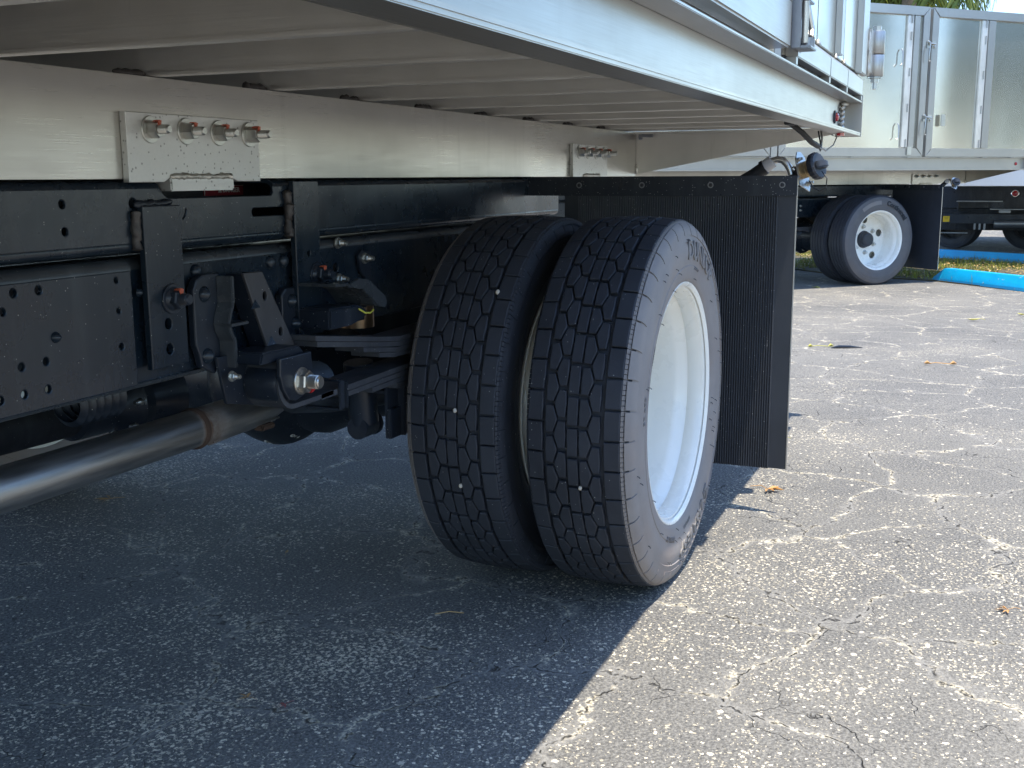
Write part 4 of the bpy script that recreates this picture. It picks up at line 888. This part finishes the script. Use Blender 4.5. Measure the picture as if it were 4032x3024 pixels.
# ------------------------------------------------------------------ third truck seen from behind, in shade
def third_truck():
    T = empty('truck', (16.5, .35, -.13)); tag(T, 'dark rear of a white truck with round red tail lamp beyond the blue stops', 'truck')
    B = lambda nm, m, y0, y1, z0, z1, x0=-.5, x1=-.44, bev=.004: box(nm, m, T, x0, x1, y0, y1, z0, z1, bev)
    z = .13
    B('white_body', WHITEB, -2.6, .15, .766+z, 1.15+z, -3.6, 3.5)
    b = MB(); b.tube([(-.43, -.02, .815+z), (-.43, -.45, .85+z)], .010, 8).obj('body_hose', WHITEB, T)
    B('rear_frame_plate', BLACK2, -1.3, .28, .45+z, .732+z, -.42, -.36)
    B('side_frame_plate', DARKIN, -2.4, .30, .36+z, .44+z, -.40, -.30)
    B('chassis', DARKIN, -.9, .45, .15+z, .72+z, -.2, 2.5)
    lamp = MB().rev([(0, .052), (-.010, .050), (-.016, .042), (-.014, .036)], (-.42, -.64, .64+z), 'x', 28).obj('tail_lamp', CHROME, T)
    MB().rev([(-.010, .040), (-.022, .036), (-.028, .012), (-.028, 0)], (-.42, -.64, .64+z), 'x', 24).obj('red_lens', REDL, lamp)
    lamp.scale = (1, 1, 1)
    B('bumper_step', DKSTEEL, -.50, .06, .535+z, .548+z, -.62, -.42, .002); B('bumper_step', DKSTEEL, -1.0, -.35, .435+z, .445+z, -.62, -.42, .002)
    B('step_bracket', BLACK2, .03, .055, .44+z, .54+z, -.58, -.42); B('step_riser', BLACK2, -.52, -.36, .448+z, .53+z, -.60, -.59)
    B('plate_lamp', DKSTEEL, -.60, -.46, .395+z, .430+z, -.63, -.60); B('lower_bumper', BLACK2, -1.2, .22, .250+z, .375+z, -.52, -.46)
    st = B('warning_sticker', STICK_Y, .135, .215, .27+z, .345+z, -.525, -.5215, 0)
    b = MB(); b.box(-.5262, -.5252, .143, .207, .33+z, .333+z); b.box(-.5262, -.5252, .148, .202, .318+z, .321+z); b.box(-.5262, -.5252, .155, .195, .306+z, .309+z); b.obj('sticker_print', BLACK, st)
    for y in (-.18, -.24, -.30): B('hanger_strap', DKSTEEL, y-.012, y+.012, .17+z, .375+z, -.50, -.46, .003)
    B('lower_bar', DKSTEEL, -.10, .55, .118+z, .130+z, -.50, -.46, .002)
    p = MB(); p.rev([(0, .050), (0, .042), (.12, .042)], (-.55, -.41, .25+z), 'y', 28); p = MB(); p.tube([(-.55, -.41, .25+z), (-.50, -2.0, .27+z)], .054, 28, cap=False).tube([(-.55, -.41, .25+z), (-.50, -2.0, .27+z)], .046, 28, cap=False); p.obj('exhaust_pipe', DKSTEEL, T)
    for y0 in (.03, -.93):
        w = empty('wheel', (.35, y0, .385)); w.parent = T; w.rotation_euler = (0, 0, math.radians(62)); w.scale = (.94, .94, .94)
        link('tyre', TY_R, w); MB().rev([(.05, 0), (.05, .12), (.10, .13), (.10, .265)], n=40).obj('drum_and_dark_disc', DARKIN, w)  # drum with an added dark disc, hides bright ground seen through the tyre
third_truck()

# ------------------------------------------------------------------ parking stops, verge, litter
def stop(p0, d, L, label, w=.16, h=.125):
    d = Vector(d).normalized(); n = Vector((-d.y, d.x)); z = gz(p0[0], p0[1])
    o = empty('tmp', (0, 0, 0)); bpy.data.objects.remove(o)
    b = MB(); prof = [(0, 0), (0, .03), (.035, h), (w-.035, h), (w, .03), (w, 0)]; v = []
    for s, inset in ((0, 0), (.13, 1), (L-.13, 1), (L, 0)):
        for a, c in prof: v.append((s, a, c if inset else min(c, .02)))
    k = 6
    b.add(v, [(i*k+j, (i+1)*k+j, (i+1)*k+(j+1) % k, i*k+(j+1) % k) for i in range(3) for j in range(k)]+[tuple(range(k)), tuple(range(4*k-1, 3*k-1, -1))])
    o = b.obj('parking_stop', CURB, None, 25, bev=.006); o.location = (p0[0], p0[1], z); o.rotation_euler = (0, 0, math.atan2(d.y, d.x))
    tag(o, label, 'kerb', 'blue concrete parking stops'); return o
stop((11.13, .47), (-.70, -.66), 1.85, 'bright blue parking stop in full sun with sloped end, in front of the grass strip', w=-.16 if False else .16)
stop((14.6, 1.4), (-.62, -1.0), 4.2, 'long dark blue parking stop in shade on the far side of the grass strip')
stop((12.75, 3.2), (-.70, -.66), 1.7, 'cracked blue parking stop partly hidden behind the rear tyres of the far truck')
vb = MB(); A = [(11.20, .62), (10.0, -.62), (8.6, -2.0)]; Bq = [(13.9, .9), (12.9, -.75), (11.6, -2.8)]
poly = [(8.6, -2.0), (11.06, .42), (11.35, 1.25), (12.0, 1.9), (13.8, 3.8), (15.4, 2.2), (14.3, .62), (12.2, -2.8)]
vb.prism(poly, 'z', -.115, -.078); vg = vb.obj('verge', SOIL, None); tag(vg, None, None, kind='structure')
def inpoly(x, y):
    c = False; n = len(poly)
    for i in range(n):
        (xa, ya), (xb, yb) = poly[i], poly[(i+1) % n]
        if (ya > y) != (yb > y) and x < (xb-xa)*(y-ya)/(yb-ya)+xa: c = not c
    return c
rn = random.Random(3); b = MB(); cnt = 0
while cnt < 17000:
    x, y = rn.uniform(8.6, 15.4), rn.uniform(-2.8, 3.8)
    if not inpoly(x, y) or noise.noise(Vector((x*1.6, y*1.6, 0))) < -.22: continue
    cnt += 1; h = rn.uniform(.02, .065)*(1.6 if rn.random() < .04 else 1); a = rn.uniform(0, 6.28); w_ = .003; dx, dy = math.cos(a)*w_, math.sin(a)*w_; lx, ly = rn.uniform(-.03, .03), rn.uniform(-.03, .03)
    b.add([(x-dx, y-dy, -.08), (x+dx, y+dy, -.08), (x+lx*.5+dx*.7, y+ly*.5+dy*.7, -.08+h*.6), (x+lx*.5-dx*.7, y+ly*.5-dy*.7, -.08+h*.6), (x+lx, y+ly, -.08+h)], [(0, 1, 2, 3), (3, 2, 4)])
tag(b.obj('grass', GRASS, None, 0), 'sunlit green grass between the parking stops', 'grass', kind='stuff')
b = MB(); cnt = 0
while cnt < 3600:
    x, y = rn.uniform(8.3, 15.4), rn.uniform(-2.9, 3.9)
    if not inpoly(x, y) and not (rn.random() < .05 and inpoly(x+.25, y+.1)): continue
    if noise.noise(Vector((x*1.3+9, y*1.3, 0))) < -.25: continue
    cnt += 1; r = rn.uniform(.010, .024); a = rn.uniform(0, 6.28); zz = (-.074 if inpoly(x, y) else -.086)+rn.uniform(0, .03 if inpoly(x, y) else .004)
    ca, sa = math.cos(a), math.sin(a); tl = rn.uniform(-.5, .5)
    pts = [(-r, 0), (-r*.3, r*.42), (r*.5, r*.38), (r, 0), (r*.4, -r*.4), (-r*.4, -r*.36)]
    b.add([(x+px*ca-py*sa, y+px*sa+py*ca, zz+px*tl*.6+abs(py)*.5) for px, py in pts], [(0, 1, 2, 3), (0, 3, 4, 5)])
tag(b.obj('leaf_litter', LITTER, None, 0), 'fallen tan and yellow leaves scattered over the grass', 'leaves', kind='stuff')

def curl_leaf(x, y, m, kind, size, rz, label, seed):
    rnd = random.Random(seed); b = MB(); z = gz(x, y)+.003
    if kind == 'star':
        for i in range(5):
            a = -1.1+i*.55+rnd.uniform(-.1, .1); L = size*(1 if i == 2 else .75); wdt = size*.10; ca, sa = math.cos(a), math.sin(a)
            up = rnd.uniform(.1, .45)
            b.add([(0, 0, .002), (ca*L*.5-sa*wdt, sa*L*.5+ca*wdt, L*up*.5+.002), (ca*L, sa*L, L*up*.4), (ca*L*.5+sa*wdt, sa*L*.5-ca*wdt, L*up*.5)], [(0, 1, 2), (0, 2, 3)])
        b.tube([(0, 0, .003), (-size*.5, rnd.uniform(-.2, .2)*size, .006), (-size*.9, rnd.uniform(-.3, .3)*size, .003)], size*.02, 5)
    elif kind == 'stalk':
        b.tube([(-size, 0, .003), (-size*.3, size*.05, .010), (size*.5, -size*.03, .006), (size, .0, .003)], [size*.02, size*.03, size*.03, size*.02], 6)
        for q in (-.9, .9): b.add([(size*q*.6, 0, .004), (size*q*.9, size*.13, .02), (size*q*1.15, 0, .008), (size*q*.9, -size*.12, .015)], [(0, 1, 2), (0, 2, 3)])
    else:
        n = 7
        for sgn in (-1, 1):
            v = []
            for i in range(n):
                t = i/(n-1); w_ = math.sin(PI*min(1, t*.95+.04))*size*.32; v += [((t-.5)*size*2, 0, .004+.25*size*(t-.5)**2*4), ((t-.5)*size*2, sgn*w_, .004+.25*size*(t-.5)**2*4+w_*.55)]
            b.add(v, [(2*i, 2*i+2, 2*i+3, 2*i+1) for i in range(n-1)])
        b.tube([(-size, 0, .25*size+.003), (-size*1.4, size*.1, .25*size), (-size*1.7, size*.1, .004)], size*.03, 5)
    o = b.obj('dry_leaf', m, None, 0); o.location = (x, y, z); o.rotation_euler = (0, 0, rz); tag(o, label, 'leaf', 'fallen leaves on the asphalt')
curl_leaf(2.33, 2.23, DRY, 'star', .045, 2.2, 'tan starry leaf on dark asphalt below the exhaust pipe', 1)
curl_leaf(1.47, 1.13, DRYO, 'star', .022, 1.3, 'yellow-brown leaf beside a small red leaf near the bottom edge', 2)
curl_leaf(1.475, 1.055, DRYR, 'star', .017, 2.6, 'small pinkish red leaf lying in a crack near the bottom edge', 3)
curl_leaf(2.13, 1.50, DRY, 'oval', .012, .4, 'tiny brown leaf at the joint of two pale cracks in the shade', 4)
curl_leaf(3.12, .535, DRYO, 'star', .055, 4.3, 'orange leaf on sunlit asphalt at the foot of the mud flap', 5)
curl_leaf(6.1, .79, DRYG, 'stalk', .07, 5.2, 'pale twig next to a dark seed pod, right of the mud flap', 6)
curl_leaf(5.68, .17, DRYO, 'stalk', .075, 5.0, 'curled brown leaf stalk lying alone on the sunlit asphalt', 7)
curl_leaf(2.40, -.09, DRYO, 'star', .030, 2.0, 'orange leaf on a pale crack at the right edge', 8)
curl_leaf(10.05, 1.36, DRYG, 'star', .07, 0.5, 'yellow-green leaf beside the shadow of the far truck', 9)
curl_leaf(4.02, .70, DRY, 'oval', .022, 1.0, 'small brown leaf just right of the flap above a crack', 10)
curl_leaf(7.9, .05, DRYG, 'oval', .045, 2.0, 'dull yellow leaf far out towards the blue parking stop', 11)
curl_leaf(8.4, -.25, DRYG, 'oval', .04, .7, 'small greenish leaf in the distance near the right edge', 12)
curl_leaf(3.75, .60, DRYG, 'oval', .022, 2.4, 'olive leaf scrap on the crack behind the mud flap', 13)
b = MB(); b.tube([(0, 0, .004), (.03, .004, .007), (.06, .0, .004)], .0012, 6); o = b.obj('twig', DRY, None); o.location = (1.93, 1.00, 0); o.rotation_euler = (0, 0, 5.2); tag(o, 'thin pale twig on the shaded asphalt in front of the tyres', 'twig')
b = MB(); b.tube([(-.10, 0, .006), (-.05, .012, .012), (.03, .008, .012), (.11, 0, .006)], [.003, .010, .009, .002], 8); o = b.obj('seed_pod', BLACK2, None); o.location = (6.12, .66, gz(6.1, .7)); o.scale = (.8, .8, .8); o.rotation_euler = (0, 0, 5.1); tag(o, 'dark seed pod lying on the sunlit asphalt beside a pale twig', 'seed pod')

# ------------------------------------------------------------------ palms behind, unseen trees added off to the side for reflections
def palm(x, y, h, label, nf=34, L=2.6, seed=1, yellow=.12):
    rnd = random.Random(seed); T = empty('palm_tree', (x, y, gz(x, y))); tag(T, label, 'palm tree')
    MB().tube([(0, 0, 0), (.05, .02, h*.3), (.02, .05, h*.7), (0, 0, h)], [.17, .14, .12, .14], 14).obj('trunk', BARK, T)
    bl = MB()
    for i in range(nf):
        a = 2*PI*i/nf*2.4+rnd.uniform(-.2, .2); e0 = rnd.uniform(-.5, 1.1); ca, sa = math.cos(a), math.sin(a); pts = []; r = 0; z = h; e = e0; nseg = 16; ll = L*rnd.uniform(.8, 1.1)
        for k in range(nseg+1):
            pts.append(Vector((r*ca, r*sa, z))); r += math.cos(e)*ll/nseg; z += math.sin(e)*ll/nseg; e -= .13+.05*(k > 8)
        mi = 1 if rnd.random() < yellow else 0
        bl.tube(pts, [.018*(1-k/nseg)+.004 for k in range(nseg+1)], 4, mi, cap=False)
        for k in range(2, nseg):
            for q in (0, .5):
                p = pts[k].lerp(pts[k+1], q); d = (pts[k+1]-pts[k]).normalized(); sd_ = Vector((-sa, ca, 0))
                lf = .62*math.sin(PI*(k+1)/(nseg+2))+.12
                for sg in (-1, 1):
                    dr = (sd_*sg*rnd.uniform(.6, 1)+d*rnd.uniform(.4, .8)+Vector((0, 0, rnd.uniform(-.7, -.1)))).normalized(); wv = d.cross(dr).normalized().cross(dr)*.016
                    m1 = p+dr*lf*.5; tip = p+dr*lf+Vector((0, 0, -.16*lf))
                    bl.add([p, m1+wv, tip, m1-wv], [(0, 1, 2), (0, 2, 3)], mi)
    bl.obj('crown', [PALML, PALMY], T, 0)
palm(23.5, 2.0, 5.2, 'palm tree behind the middle of the tall aluminium gates', seed=4)
palm(22.0, 1.55, 5.2, 'palm tree nearest the open sky above the gates', seed=9, yellow=.2)
palm(26.0, 4.2, 5.6, 'palm tree mostly hidden by the rear corner of the nearest truck', seed=12)
def tree(x, y, h, r, label, seed):  # out of view, added to be reflected in the aluminium sheets and rails
    rnd = random.Random(seed); T = empty('tree', (x, y, 0)); tag(T, label, 'tree', 'unseen trees behind the viewer, added for reflections')
    MB().tube([(0, 0, 0), (.1, 0, h*.3), (0, .1, h*.6)], [.22, .18, .1], 10).obj('trunk', BARK, T)
    b = MB()
    for i in range(1500):
        d = Vector((rnd.gauss(0, 1), rnd.gauss(0, 1), rnd.gauss(0, .8))).normalized()*r*rnd.random()**.4; c = Vector((0, 0, h*.68))+d; s = rnd.uniform(.12, .3)
        u = Vector((rnd.gauss(0, 1), rnd.gauss(0, 1), rnd.gauss(0, 1))).normalized(); v_ = u.orthogonal().normalized()
        b.add([c-u*s, c+v_*s*.5, c+u*s, c-v_*s*.5], [(0, 1, 2, 3)])
    b.obj('crown', TREEL, T, 0)
for i, (x, y, h, r) in enumerate(((-9, -16, 7, 3), (-2, -15, 6, 3.2), (6.2, -13, 4.6, 2.4), (12.5, -14, 5, 2.2), (-14, -6, 7, 3), (19, -13, 6, 3.3))):
    tree(x, y, h, r, ['rounded', 'tall', 'small', 'broad', 'low', 'dense'][i]+' green tree out of view behind the viewer, added for reflections', 20+i)
